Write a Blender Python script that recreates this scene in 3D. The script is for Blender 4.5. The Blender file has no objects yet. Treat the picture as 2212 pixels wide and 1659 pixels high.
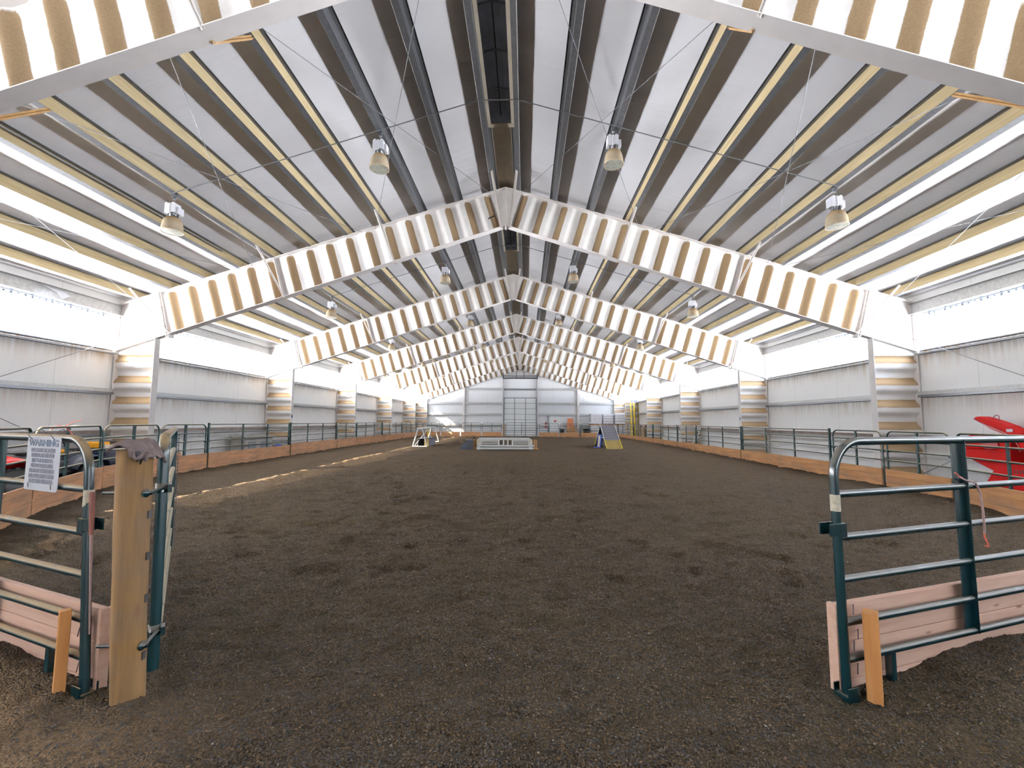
import bpy, math, random
import numpy as np
from mathutils import Vector, Matrix, Quaternion
R = math.radians
random.seed(7)
sc = bpy.context.scene
COL = sc.collection

# ------------------------------------------------------------------ camera
F_PX, PITCH, YAW, ROLL = 948.46, 0.0851, 0.0310, 0.0057
CAMX, EYE = 0.594, 1.605
cam_d = bpy.data.cameras.new('camera')
cam_d.sensor_width = 36.0
cam_d.sensor_fit = 'HORIZONTAL'
cam_d.lens = F_PX / 2212 * 36.0
cam_d.clip_start = 0.05
cam_d.clip_end = 300
cam = bpy.data.objects.new('camera', cam_d)
COL.objects.link(cam)
_r = Matrix.Rotation(YAW, 4, 'Z') @ Matrix.Rotation(math.pi / 2 + PITCH, 4, 'X') @ Matrix.Rotation(ROLL, 4, 'Z')
cam.matrix_world = Matrix.Translation((CAMX, 0, EYE)) @ _r
sc.camera = cam

# ------------------------------------------------------------------ world, sun, exposure
W = bpy.data.worlds.new('world')
sc.world = W
W.use_nodes = True
wn = W.node_tree
wn.nodes.clear()
wo = wn.nodes.new('ShaderNodeOutputWorld')
wb = wn.nodes.new('ShaderNodeBackground')
wg = wn.nodes.new('ShaderNodeTexCoord')
wr = wn.nodes.new('ShaderNodeValToRGB')
ws = wn.nodes.new('ShaderNodeSeparateXYZ')
wm = wn.nodes.new('ShaderNodeMapRange')
wm.inputs[1].default_value = -0.3
wm.inputs[2].default_value = 0.6
wr.color_ramp.elements[0].color = (0.93, 0.94, 0.98, 1)     # glow added below the horizon to brighten the ceiling
wr.color_ramp.elements[1].color = (0.035, 0.045, 0.06, 1)
e = wr.color_ramp.elements.new(0.20)
e.color = (0.36, 0.38, 0.42, 1)
e = wr.color_ramp.elements.new(0.34)
e.color = (0.06, 0.07, 0.085, 1)
wm.clamp = True
wn.links.new(wg.outputs['Generated'], ws.inputs[0])
wn.links.new(ws.outputs[2], wm.inputs[0])
wn.links.new(wm.outputs[0], wr.inputs[0])
wn.links.new(wr.outputs[0], wb.inputs[0])
wn.links.new(wb.outputs[0], wo.inputs[0])
wb.inputs[1].default_value = 400.0

sun_d = bpy.data.lights.new('sun', 'SUN')
sun_d.energy = 190.0
sun_d.angle = R(0.53)
sun_d.color = (1.0, 0.88, 0.70)
sun = bpy.data.objects.new('sun', sun_d)
COL.objects.link(sun)
sun.rotation_euler = Vector((1.0, 0.55, -0.76)).to_track_quat('-Z', 'Y').to_euler()
sun.location = (-30, -10, 25)

sc.view_settings.view_transform = 'Standard'
sc.view_settings.look = 'None'
sc.view_settings.gamma = 1.0
sc.view_settings.use_curve_mapping = False
sc.view_settings.exposure = 0.15
sc.cycles.max_bounces = 7
sc.cycles.diffuse_bounces = 5
sc.cycles.glossy_bounces = 2
sc.cycles.transmission_bounces = 3
sc.cycles.transparent_max_bounces = 6
sc.cycles.sample_clamp_indirect = 6.0
sc.cycles.use_denoising = True
sc.cycles.caustics_reflective = False
sc.cycles.caustics_refractive = False

# ------------------------------------------------------------------ building dimensions
BAY = 7.62
Y0 = 4.81                       # first frame in view
FRAMES = [Y0 - 2 * BAY, Y0 - BAY, Y0, Y0 + BAY, Y0 + 2 * BAY, Y0 + 3 * BAY, Y0 + 4 * BAY, Y0 + 5 * BAY, 48.05]
HW = 11.45                      # inner face of side walls
YB, YE = -17.9, 48.35
def ztop(x): return 8.45 - 0.305 * abs(x)
def zbot(x): return 7.30 - 0.325 * abs(x)
SILL, HEAD = 3.66, 4.62

# light portals in the window bands (they only guide the sampling of the daylight)
for s in (-1, 1):
    ld = bpy.data.lights.new('window_portal', 'AREA')
    ld.shape = 'RECTANGLE'
    ld.size = YE - YB
    ld.size_y = HEAD - SILL
    ld.cycles.is_portal = True
    lo = bpy.data.objects.new('window_portal', ld)
    COL.objects.link(lo)
    lo.location = (s * (HW + 0.02), (YB + YE) / 2, (SILL + HEAD) / 2)
    m3 = Matrix((Vector((0, 1, 0)), Vector((0, 0, 1)), Vector((s, 0, 0)))).transposed()
    if m3.determinant() < 0:
        m3 = Matrix((Vector((0, -1, 0)), Vector((0, 0, 1)), Vector((s, 0, 0)))).transposed()
    lo.rotation_euler = m3.to_euler()

# ------------------------------------------------------------------ materials
def new_mat(name):
    m = bpy.data.materials.new(name)
    m.use_nodes = True
    nt = m.node_tree
    return m, nt, nt.nodes['Principled BSDF']
def N(nt, t, **kw):
    n = nt.nodes.new(t)
    for k, v in kw.items():
        setattr(n, k, v)
    return n
def obj_co(nt, scale=(1, 1, 1), kind='Object'):
    tc = N(nt, 'ShaderNodeTexCoord')
    mp = N(nt, 'ShaderNodeMapping')
    mp.inputs['Scale'].default_value = scale
    nt.links.new(tc.outputs[kind], mp.inputs[0])
    return mp.outputs[0]
def noise(nt, co, scale, detail=4, rough=0.55):
    n = N(nt, 'ShaderNodeTexNoise')
    n.inputs['Scale'].default_value = scale
    n.inputs['Detail'].default_value = detail
    n.inputs['Roughness'].default_value = rough
    nt.links.new(co, n.inputs['Vector'])
    return n.outputs[0]
def rng(nt, val, a, b, c=0.0, d=1.0, smooth=False):
    n = N(nt, 'ShaderNodeMapRange')
    if smooth: n.interpolation_type = 'SMOOTHSTEP'
    for i, x in enumerate((a, b, c, d)): n.inputs[i + 1].default_value = x
    nt.links.new(val, n.inputs[0])
    return n.outputs[0]
def math_n(nt, op, a, b=None):
    n = N(nt, 'ShaderNodeMath', operation=op)
    for i, x in enumerate((a, b)):
        if x is None: continue
        if isinstance(x, (int, float)): n.inputs[i].default_value = x
        else: nt.links.new(x, n.inputs[i])
    return n.outputs[0]
def mix(nt, fac, a, b):
    n = N(nt, 'ShaderNodeMix', data_type='RGBA')
    if isinstance(fac, (int, float)): n.inputs[0].default_value = fac
    else: nt.links.new(fac, n.inputs[0])
    for i, x in ((6, a), (7, b)):
        if isinstance(x, tuple): n.inputs[i].default_value = (*x[:3], 1)
        else: nt.links.new(x, n.inputs[i])
    return n.outputs[2]
def bump(nt, p, h, strength=0.3, dist=0.01):
    n = N(nt, 'ShaderNodeBump')
    n.inputs['Strength'].default_value = strength
    n.inputs['Distance'].default_value = dist
    nt.links.new(h, n.inputs['Height'])
    nt.links.new(n.outputs[0], p.inputs['Normal'])
def srgb(r, g, b):
    f = lambda c: (c / 255 / 12.92) if c / 255 <= 0.04045 else ((c / 255 + 0.055) / 1.055) ** 2.4
    return (f(r), f(g), f(b))

def mat_plain(name, col, rough=0.5, metal=0.0, var=0.15, scale=6, dust=None, dustamt=0.75, bumpy=0.0, spec=0.5):
    m, nt, p = new_mat(name)
    co = obj_co(nt)
    nz = noise(nt, co, scale)
    c = mix(nt, rng(nt, nz, 0.3, 0.7), tuple(x * (1 - var) for x in col), tuple(min(1, x * (1 + var)) for x in col))
    if dust:
        g = N(nt, 'ShaderNodeNewGeometry')
        s = N(nt, 'ShaderNodeSeparateXYZ')
        nt.links.new(g.outputs['Normal'], s.inputs[0])
        up = rng(nt, s.outputs[2], 0.15, 0.65, smooth=True)
        n2 = rng(nt, noise(nt, co, 9, 5), 0.26, 0.42)
        f = math_n(nt, 'MULTIPLY', math_n(nt, 'MULTIPLY', up, n2), dustamt)
        c = mix(nt, f, c, dust)
        rr = math_n(nt, 'ADD', math_n(nt, 'MULTIPLY', f, 0.5), rough)
        nt.links.new(rr, p.inputs['Roughness'])
    else:
        p.inputs['Roughness'].default_value = rough
    nt.links.new(c, p.inputs['Base Color'])
    p.inputs['Metallic'].default_value = metal
    p.inputs['Specular IOR Level'].default_value = spec
    if bumpy: bump(nt, p, noise(nt, co, 60, 3), bumpy, 0.005)
    return m

DUST = srgb(168, 140, 92)
M = {}
M['galv'] = mat_plain('galvanised', srgb(112, 114, 118), 0.38, 0.6, 0.14, 14)
M['girt'] = mat_plain('galvanised_girt', srgb(176, 176, 174), 0.45, 0.35, 0.14, 14)
M['galv_dark'] = mat_plain('galvanised_dull', srgb(104, 110, 116), 0.5, 0.45, 0.15, 10)
M['vent'] = mat_plain('pale_galvanised', srgb(176, 186, 204), 0.6, 0.0, 0.12, 3)
M['green'] = mat_plain('green_enamel', srgb(2, 28, 32), 0.25, 0.0, 0.2, 5, dust=srgb(112, 104, 92), dustamt=0.55, spec=0.55)
M['green_dusty'] = mat_plain('green_enamel_thick_dust', srgb(2, 28, 32), 0.32, 0.0, 0.2, 5, dust=srgb(132, 112, 84), dustamt=1.0, spec=0.35)
M['green_cream'] = mat_plain('green_enamel_cream_dust', srgb(6, 36, 37), 0.4, 0.0, 0.2, 5, dust=srgb(172, 160, 136), dustamt=1.0, spec=0.3)
M['green_far'] = mat_plain('green_enamel_dusty', srgb(8, 32, 33), 0.45, 0.0, 0.2, 5, dust=srgb(140, 128, 104), dustamt=0.85, spec=0.3)
M['blue_white'] = mat_plain('white_paint', srgb(225, 225, 222), 0.5, 0, 0.05, 4)
M['curtain'] = mat_plain('curtain_rod_rib_shade', srgb(120, 128, 142), 0.5, 0.2, 0.2, 8)  # also colours the boxes drawn as rib shadows
M['rod'] = mat_plain('steel_cable', srgb(120, 122, 126), 0.5, 0.5, 0.1)
M['black'] = mat_plain('black_rubber', srgb(24, 24, 25), 0.7, 0, 0.2)
M['darkmetal'] = mat_plain('dark_steel', srgb(52, 50, 52), 0.5, 0.4, 0.2)
M['red'] = mat_plain('red_paint', srgb(142, 2, 1), 0.5, 0, 0.06, 4, spec=0.1)
M['darkred'] = mat_plain('dark_red_paint', srgb(120, 8, 20), 0.4, 0, 0.1, 4)
M['navy'] = mat_plain('navy_paint', srgb(22, 28, 44), 0.55, 0, 0.15, 4)
M['blue'] = mat_plain('blue_paint', srgb(22, 60, 142), 0.5, 0, 0.1, 4)
M['cream'] = mat_plain('cream_paint', srgb(226, 210, 176), 0.6, 0, 0.08, 4)
M['grey'] = mat_plain('grey_sanded_paint', srgb(78, 76, 82), 0.8, 0, 0.1, 30, bumpy=0.3)
M['yellow'] = mat_plain('yellow_paint', srgb(214, 186, 40), 0.5, 0, 0.1, 8)
M['yellow_worn'] = mat_plain('worn_yellow_paint', srgb(112, 94, 44), 0.8, 0, 0.3, 16)
M['yellow_line'] = mat_plain('faded_yellow_line', srgb(150, 128, 52), 0.8, 0, 0.2, 16)
M['orange'] = mat_plain('orange_yellow_plastic', srgb(232, 160, 24), 0.45, 0, 0.1, 8)
M['plastic_grey'] = mat_plain('grey_plastic', srgb(140, 138, 140), 0.5, 0, 0.1, 5, dust=srgb(200, 185, 160), dustamt=0.7)
M['cloth'] = mat_plain('grey_cloth', srgb(96, 84, 82), 0.95, 0, 0.25, 25, bumpy=0.6, spec=0.1)
M['cloth_dark'] = mat_plain('dark_lining', srgb(26, 26, 32), 0.9, 0, 0.2, 20)
M['lumber_grey'] = mat_plain('weathered_boards', srgb(112, 100, 92), 0.85, 0, 0.3, 3)
M['tan'] = mat_plain('tan_canvas', srgb(128, 108, 82), 0.9, 0, 0.2, 8)
M['leather'] = mat_plain('brown_leather', srgb(120, 78, 52), 0.6, 0, 0.2, 8)
M['tape'] = mat_plain('old_paper_label', srgb(206, 196, 172), 0.7, 0, 0.2, 40)
M['sign'] = mat_plain('white_sign_plastic', srgb(222, 222, 226), 0.4, 0, 0.03, 3)
M['ink'] = mat_plain('grey_ink', srgb(128, 128, 138), 0.6, 0, 0.05)
M['ink_dark'] = mat_plain('dark_ink', srgb(66, 78, 96), 0.6, 0, 0.05)
M['letter'] = mat_plain('navy_lettering', srgb(36, 46, 70), 0.6, 0, 0.05)
M['twine'] = mat_plain('orange_twine', srgb(196, 96, 74), 0.8, 0, 0.15, 30)
M['strap'] = mat_plain('pinkish_grey_strap', srgb(150, 122, 116), 0.8, 0, 0.15, 30)
M['rust'] = mat_plain('reddish_brown_rubber', srgb(110, 62, 50), 0.5, 0, 0.2, 20)
M['cardboard'] = mat_plain('brown_board', srgb(160, 96, 60), 0.8, 0, 0.2, 3)
M['door'] = mat_plain('pale_grey_door', srgb(242, 244, 242), 0.5, 0, 0.03, 2)
M['bulb_dust'] = mat_plain('dusty_reflector', srgb(168, 152, 128), 0.6, 0.1, 0.1, 10, dust=srgb(150, 120, 78), dustamt=0.9)
M['lamp_white'] = mat_plain('white_enamel', srgb(214, 216, 222), 0.4, 0, 0.04, 6)
M['lens'] = mat_plain('dusty_lens', srgb(150, 150, 138), 0.35, 0, 0.25, 14)
M['cabinet'] = mat_plain('grey_cabinet', srgb(132, 130, 124), 0.6, 0.0, 0.12, 3)

def mat_frame():
    m, nt, p = new_mat('dusty_white_steel')
    co = obj_co(nt)
    at = N(nt, 'ShaderNodeAttribute', attribute_name='dust')
    nz = noise(nt, co, 38, 6, 0.75)
    nl = noise(nt, co, 3.0, 4, 0.6)
    edge = math_n(nt, 'ADD', at.outputs['Fac'], math_n(nt, 'MULTIPLY', math_n(nt, 'SUBTRACT', nz, 0.5), 0.35))
    edge = math_n(nt, 'ADD', edge, math_n(nt, 'MULTIPLY', math_n(nt, 'SUBTRACT', nl, 0.5), 0.5))
    f = rng(nt, edge, 0.40, 0.62, 0, 1, True)
    d = mix(nt, rng(nt, nz, 0.25, 0.75), srgb(128, 105, 78), srgb(160, 136, 104))
    white = mix(nt, rng(nt, nl, 0.25, 0.8), srgb(222, 218, 214), srgb(238, 237, 236))
    nt.links.new(mix(nt, f, white, d), p.inputs['Base Color'])
    rr = rng(nt, f, 0, 1, 0.42, 0.95)
    nt.links.new(rr, p.inputs['Roughness'])
    bump(nt, p, math_n(nt, 'MULTIPLY', nz, f), 0.35, 0.01)
    return m
M['frame'] = mat_frame()
M['flange'] = mat_plain('white_steel_flange', srgb(228, 222, 218), 0.5, 0, 0.05, 3, dust=srgb(178, 146, 104), dustamt=0.5)
M['brace_dusty'] = mat_plain('dust_coated_brace', srgb(186, 150, 102), 0.9, 0, 0.12, 12)
M['brace'] = mat_plain('white_steel_brace', srgb(206, 200, 194), 0.5, 0, 0.05, 3, dust=srgb(196, 150, 100), dustamt=1.0)

def mat_purlin_web():
    m, nt, p = new_mat('dusty_galvanised_web')
    co = obj_co(nt, (2, 0.6, 8))
    nz = noise(nt, co, 3, 5)
    c = mix(nt, rng(nt, nz, 0.3, 0.7), srgb(162, 145, 110), srgb(184, 167, 130))
    nt.links.new(c, p.inputs['Base Color'])
    p.inputs['Roughness'].default_value = 0.85
    return m
M['web'] = mat_purlin_web()

def mat_liner():
    m, nt, p = new_mat('white_roof_liner')
    co = obj_co(nt, (1, 1, 1))
    co2 = obj_co(nt, (0.5, 3.2, 0.5))
    a = noise(nt, co, 0.5, 3)
    w = noise(nt, co2, 1.4, 5, 0.6)
    c = mix(nt, rng(nt, a, 0.3, 0.75), srgb(222, 222, 226), srgb(238, 238, 242))
    nt.links.new(c, p.inputs['Base Color'])
    p.inputs['Roughness'].default_value = 0.5
    p.inputs['Specular IOR Level'].default_value = 0.45
    bump(nt, p, w, 0.5, 0.05)
    return m
M['liner'] = mat_liner()
M['ridge_liner'] = mat_plain('brown_stained_liner', srgb(206, 196, 176), 0.8, 0, 0.1, 2)

def mat_wall(name, col, stains, ribax=1):
    m, nt, p = new_mat(name)
    tc = N(nt, 'ShaderNodeTexCoord')
    s = N(nt, 'ShaderNodeSeparateXYZ')
    nt.links.new(tc.outputs['Object'], s.inputs[0])
    hz = s.outputs[ribax]
    # streaks that run down from the girts
    mp = N(nt, 'ShaderNodeMapping')
    sc3 = [0.4, 0.4, 0.25]
    sc3[ribax] = 7.0
    mp.inputs['Scale'].default_value = sc3
    nt.links.new(tc.outputs['Object'], mp.inputs[0])
    st = noise(nt, mp.outputs[0], 1.6, 5, 0.65)
    big = noise(nt, tc.outputs['Object'], 0.8, 3)
    acc = None
    for z0, ln, amt in stains:
        below = rng(nt, s.outputs[2], z0 - ln, z0, 0.0, 1.0)
        under = math_n(nt, 'LESS_THAN', s.outputs[2], z0)
        f = math_n(nt, 'MULTIPLY', math_n(nt, 'MULTIPLY', math_n(nt, 'POWER', below, 2.2), under), amt)
        acc = f if acc is None else math_n(nt, 'ADD', acc, f)
    f = math_n(nt, 'MULTIPLY', acc, rng(nt, st, 0.32, 0.68))
    f = math_n(nt, 'MULTIPLY', f, rng(nt, big, 0.3, 0.6, 0.4, 1.2))
    base = mix(nt, rng(nt, st, 0.2, 0.8), tuple(x * 0.95 for x in col), col)
    c = mix(nt, f, base, srgb(176, 148, 110))
    # seams every 2.3 m
    sm = math_n(nt, 'ABSOLUTE', math_n(nt, 'SUBTRACT', math_n(nt, 'FRACT', math_n(nt, 'MULTIPLY', hz, 1 / 2.4)), 0.5))
    seam = rng(nt, sm, 0.0, 0.006, 0.35, 0.0)
    c = mix(nt, seam, c, srgb(150, 150, 152))
    nt.links.new(c, p.inputs['Base Color'])
    p.inputs['Roughness'].default_value = 0.55
    wv = math_n(nt, 'SINE', math_n(nt, 'MULTIPLY', hz, 2 * math.pi / 0.3))
    nb = math_n(nt, 'ADD', math_n(nt, 'MULTIPLY', wv, 0.25), st)
    bump(nt, p, nb, 0.25, 0.02)
    return m
M['wall_side'] = mat_wall('white_wall_liner', srgb(246, 245, 243), [(3.62, 0.9, 1.1), (2.3, 0.8, 0.75), (1.15, 0.5, 0.6)], 1)
M['wall_end'] = mat_wall('white_end_wall_liner', srgb(240, 241, 242), [(7.6, 2.0, 0.5), (5.05, 0.5, 0.25)], 0)

def mat_pane():
    m = bpy.data.materials.new('translucent_pane')
    m.use_nodes = True
    nt = m.node_tree
    nt.nodes.clear()
    o = N(nt, 'ShaderNodeOutputMaterial')
    tr = N(nt, 'ShaderNodeBsdfTransparent')
    tl = N(nt, 'ShaderNodeBsdfTranslucent')
    tr.inputs[0].default_value = (0.96, 0.98, 1.0, 1)
    tl.inputs[0].default_value = (0.80, 0.80, 0.80, 1)
    mx = N(nt, 'ShaderNodeMixShader')
    mx.inputs[0].default_value = 0.91
    nt.links.new(tr.outputs[0], mx.inputs[1])
    nt.links.new(tl.outputs[0], mx.inputs[2])
    nt.links.new(mx.outputs[0], o.inputs[0])
    return m
M['pane'] = mat_pane()

def mat_wood(name, ca, cb, axis=0, grime=0.0, edge=0.0):
    m, nt, p = new_mat(name)
    sc3 = [9, 9, 9]
    sc3[axis] = 0.7
    co = obj_co(nt, tuple(sc3))
    g = noise(nt, co, 2.2, 6, 0.6)
    oi = N(nt, 'ShaderNodeObjectInfo')
    c = mix(nt, rng(nt, g, 0.3, 0.7), ca, cb)
    c = mix(nt, math_n(nt, 'MULTIPLY', oi.outputs['Random'], 0.18), c, srgb(120, 92, 70))
    # knots
    v = N(nt, 'ShaderNodeTexVoronoi')
    v.inputs['Scale'].default_value = 1.0
    cs = [5, 5, 8]
    cs[axis] = 2.2
    nt.links.new(obj_co(nt, tuple(cs)), v.inputs['Vector'])
    kn = rng(nt, v.outputs['Distance'], 0.04, 0.11, 1, 0)
    c = mix(nt, math_n(nt, 'MULTIPLY', kn, 0.7), c, srgb(96, 58, 36))
    if grime:
        co3 = obj_co(nt, (0.8, 0.8, 3.0))
        gz = noise(nt, co3, 1.6, 4)
        gf = math_n(nt, 'MULTIPLY', rng(nt, gz, 0.4, 0.7), grime)
        c = mix(nt, gf, c, srgb(98, 86, 76))
    nt.links.new(c, p.inputs['Base Color'])
    p.inputs['Roughness'].default_value = 0.8
    p.inputs['Specular IOR Level'].default_value = 0.2
    bump(nt, p, g, 0.25, 0.004)
    return m
M['plank'] = mat_wood('kickboard_planks', srgb(172, 124, 88), srgb(200, 150, 112), 0, 0.6)
M['plank_orange'] = mat_wood('orange_kickboard_planks', srgb(140, 98, 62), srgb(168, 124, 84), 0, 0.55)
M['plank_new'] = mat_wood('fresh_pine_planks', srgb(206, 164, 142), srgb(226, 190, 168), 0, 0.08)
M['stake'] = mat_wood('orange_pine_stake', srgb(176, 116, 62), srgb(200, 144, 88), 2)
M['post'] = mat_wood('round_post_wood', srgb(80, 60, 36), srgb(124, 94, 56), 2, 0.5)
M['pallet'] = mat_wood('pallet_wood', srgb(150, 112, 74), srgb(176, 138, 98), 0)

def mat_dirt():
    m, nt, p = new_mat('arena_footing')
    co = obj_co(nt)
    v = N(nt, 'ShaderNodeTexVoronoi')
    v.inputs['Scale'].default_value = 95
    nt.links.new(co, v.inputs['Vector'])
    v2 = N(nt, 'ShaderNodeTexVoronoi')
    v2.inputs['Scale'].default_value = 42
    nt.links.new(co, v2.inputs['Vector'])
    sep = N(nt, 'ShaderNodeSeparateColor')
    nt.links.new(v.outputs['Color'], sep.inputs[0])
    n1 = noise(nt, co, 0.35, 4)
    n2 = noise(nt, co, 5, 5, 0.65)
    c = mix(nt, sep.outputs[0], srgb(20, 17, 15), srgb(68, 56, 43))
    c = mix(nt, rng(nt, sep.outputs[1], 0.8, 1.0), c, srgb(92, 72, 50))
    c = mix(nt, rng(nt, sep.outputs[2], 0.82, 1.0, 0, 0.8), c, srgb(34, 36, 42))
    c = mix(nt, rng(nt, n2, 0.35, 0.7, 0, 0.4), c, srgb(58, 48, 36))
    c = mix(nt, rng(nt, n1, 0.4, 0.65, 0, 0.4), c, srgb(62, 52, 36))
    # dusty trodden earth by the gateway
    at = N(nt, 'ShaderNodeAttribute', attribute_name='path')
    c = mix(nt, math_n(nt, 'MULTIPLY', at.outputs['Fac'], 0.7), c, srgb(142, 118, 92))
    nt.links.new(c, p.inputs['Base Color'])
    p.inputs['Roughness'].default_value = 1.0
    p.inputs['Specular IOR Level'].default_value = 0.03
    h = math_n(nt, 'ADD', math_n(nt, 'MULTIPLY', v.outputs['Distance'], -0.6), math_n(nt, 'MULTIPLY', v2.outputs['Distance'], -0.5))
    n3 = noise(nt, co, 14, 4, 0.6)
    h = math_n(nt, 'ADD', h, math_n(nt, 'MULTIPLY', n2, 1.0))
    h = math_n(nt, 'ADD', h, math_n(nt, 'MULTIPLY', n3, 0.9))
    bump(nt, p, h, 1.0, 0.05)
    return m
M['dirt'] = mat_dirt()

# ------------------------------------------------------------------ mesh helpers
class MB:
    def __init__(s):
        s.v, s.f, s.m, s.s, s.d = [], [], [], [], []
    def add(s, vs, fs, mat=0, smooth=False, dust=None):
        o = len(s.v)
        s.v += [tuple(v) for v in vs]
        s.f += [tuple(i + o for i in f) for f in fs]
        s.m += [mat] * len(fs)
        s.s += [smooth] * len(fs)
        s.d += (dust if dust is not None else [0.0] * len(vs))
        return s
    def box(s, c, size, rot=None, mat=0):
        hx, hy, hz = (x / 2 for x in size)
        vs = [Vector((x, y, z)) for x in (-hx, hx) for y in (-hy, hy) for z in (-hz, hz)]
        if rot is not None: vs = [rot @ v for v in vs]
        c = Vector(c)
        vs = [v + c for v in vs]
        return s.add(vs, [(0, 1, 3, 2), (4, 6, 7, 5), (0, 4, 5, 1), (2, 3, 7, 6), (0, 2, 6, 4), (1, 5, 7, 3)], mat)
    def box2(s, a, b, mat=0):
        return s.box([(p + q) / 2 for p, q in zip(a, b)], [abs(q - p) for p, q in zip(a, b)], None, mat)
    def bar(s, a, b, w, h, up=(0, 0, 1), mat=0):
        a, b, up = Vector(a), Vector(b), Vector(up)
        d = b - a
        L = d.length
        x = d.normalized()
        if abs(x.dot(up)) > 0.98: up = Vector((0, 1, 0))
        y = up.cross(x).normalized()
        z = x.cross(y)
        rot = Matrix((x, y, z)).transposed()
        return s.box((a + b) / 2, (L, w, h), rot, mat)
    def tube(s, path, r, n=8, mat=0, caps=True):
        P = [Vector(p) for p in path]
        rs = r if isinstance(r, (list, tuple)) else [r] * len(P)
        vs, fs = [], []
        t0 = (P[1] - P[0]).normalized()
        ref = Vector((0, 0, 1)) if abs(t0.z) < 0.9 else Vector((1, 0, 0))
        nrm = (ref - t0 * ref.dot(t0)).normalized()
        for i, p in enumerate(P):
            if i == 0: t = P[1] - P[0]
            elif i == len(P) - 1: t = P[-1] - P[-2]
            else: t = (P[i + 1] - p).normalized() + (p - P[i - 1]).normalized()
            t = t.normalized()
            nrm = (nrm - t * nrm.dot(t)).normalized()
            bi = t.cross(nrm)
            k = 1.0
            if 0 < i < len(P) - 1:
                ca = (P[i + 1] - p).normalized().dot(t)
                k = 1 / max(ca, 0.5)
            for j in range(n):
                a = 2 * math.pi * j / n
                vs.append(p + (nrm * math.cos(a) + bi * math.sin(a)) * rs[i] * (1 if k < 1.001 else (k * 0.5 + 0.5)))
        for i in range(len(P) - 1):
            for j in range(n):
                k = (j + 1) % n
                fs.append((i * n + j, i * n + k, (i + 1) * n + k, (i + 1) * n + j))
        s.add(vs, fs, mat, True)
        if caps:
            o = len(vs) - n
            s.add(vs[:n], [tuple(range(n - 1, -1, -1))], mat)
            s.add(vs[o:], [tuple(range(n))], mat)
        return s
    def lathe(s, prof, c=(0, 0, 0), n=20, mat=0, axis='z'):
        vs, fs = [], []
        for r, z in prof:
            for j in range(n):
                a = 2 * math.pi * j / n
                q = (r * math.cos(a), r * math.sin(a), z)
                if axis == 'y': q = (q[0], q[2], q[1])
                if axis == 'x': q = (q[2], q[0], q[1])
                vs.append((q[0] + c[0], q[1] + c[1], q[2] + c[2]))
        for i in range(len(prof) - 1):
            for j in range(n):
                k = (j + 1) % n
                fs.append((i * n + j, i * n + k, (i + 1) * n + k, (i + 1) * n + j))
        return s.add(vs, fs, mat, True)
    def prism(s, poly, a, b, plane='yz', mat=0):
        """poly in the plane, from a to b along the remaining axis"""
        def P(u, v, w):
            return {'yz': (w, u, v), 'xz': (u, w, v), 'xy': (u, v, w)}[plane]
        n = len(poly)
        vs = [P(u, v, a) for u, v in poly] + [P(u, v, b) for u, v in poly]
        fs = [tuple(range(n)), tuple(range(2 * n - 1, n - 1, -1))]
        fs += [(i, i + n, (i + 1) % n + n, (i + 1) % n) for i in range(n)]
        return s.add(vs, fs, mat)
    def build(s, name, mats, parent=None, bevel=0.0, subsurf=0):
        me = bpy.data.meshes.new(name)
        me.from_pydata(s.v, [], s.f)
        if not isinstance(mats, (list, tuple)): mats = [mats]
        for m in mats: me.materials.append(m)
        me.polygons.foreach_set('material_index', s.m)
        me.polygons.foreach_set('use_smooth', s.s)
        if any(s.d):
            at = me.attributes.new('dust', 'FLOAT', 'POINT')
            at.data.foreach_set('value', s.d)
        me.update()
        o = bpy.data.objects.new(name, me)
        COL.objects.link(o)
        if parent is not None: o.parent = parent
        if bevel:
            b = o.modifiers.new('bevel', 'BEVEL')
            b.width = bevel
            b.segments = 2
            b.limit_method = 'ANGLE'
        if subsurf:
            b = o.modifiers.new('subsurf', 'SUBSURF')
            b.levels = b.render_levels = subsurf
            for pl in me.polygons: pl.use_smooth = True
        return o

def tag(o, label=None, cat=None, group=None, kind=None):
    if label: o['label'] = label
    if cat: o['category'] = cat
    if group: o['group'] = group
    if kind: o['kind'] = kind
    return o
def thing(name, label, cat, loc=(0, 0, 0), rz=0.0, group=None):
    o = bpy.data.objects.new(name, None)
    o.empty_display_size = 0.2
    COL.objects.link(o)
    o.location = loc
    o.rotation_euler = (0, 0, rz)
    return tag(o, label, cat, group)
def world_part(o, root):
    """a part modelled in world coordinates under an unrotated thing"""
    o.parent = root
    o.location = -Vector(root.location)
    return o
def copy_tree(o, parent=None):
    c = o.copy()
    COL.objects.link(c)
    c.parent = parent
    for ch in list(o.children): copy_tree(ch, c)
    return c
def struct(o): return tag(o, kind='structure')
ORD = ['nearest', 'second', 'third', 'fourth', 'fifth', 'sixth', 'seventh', 'eighth', 'ninth', 'tenth', 'eleventh', 'twelfth', 'thirteenth']

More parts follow.
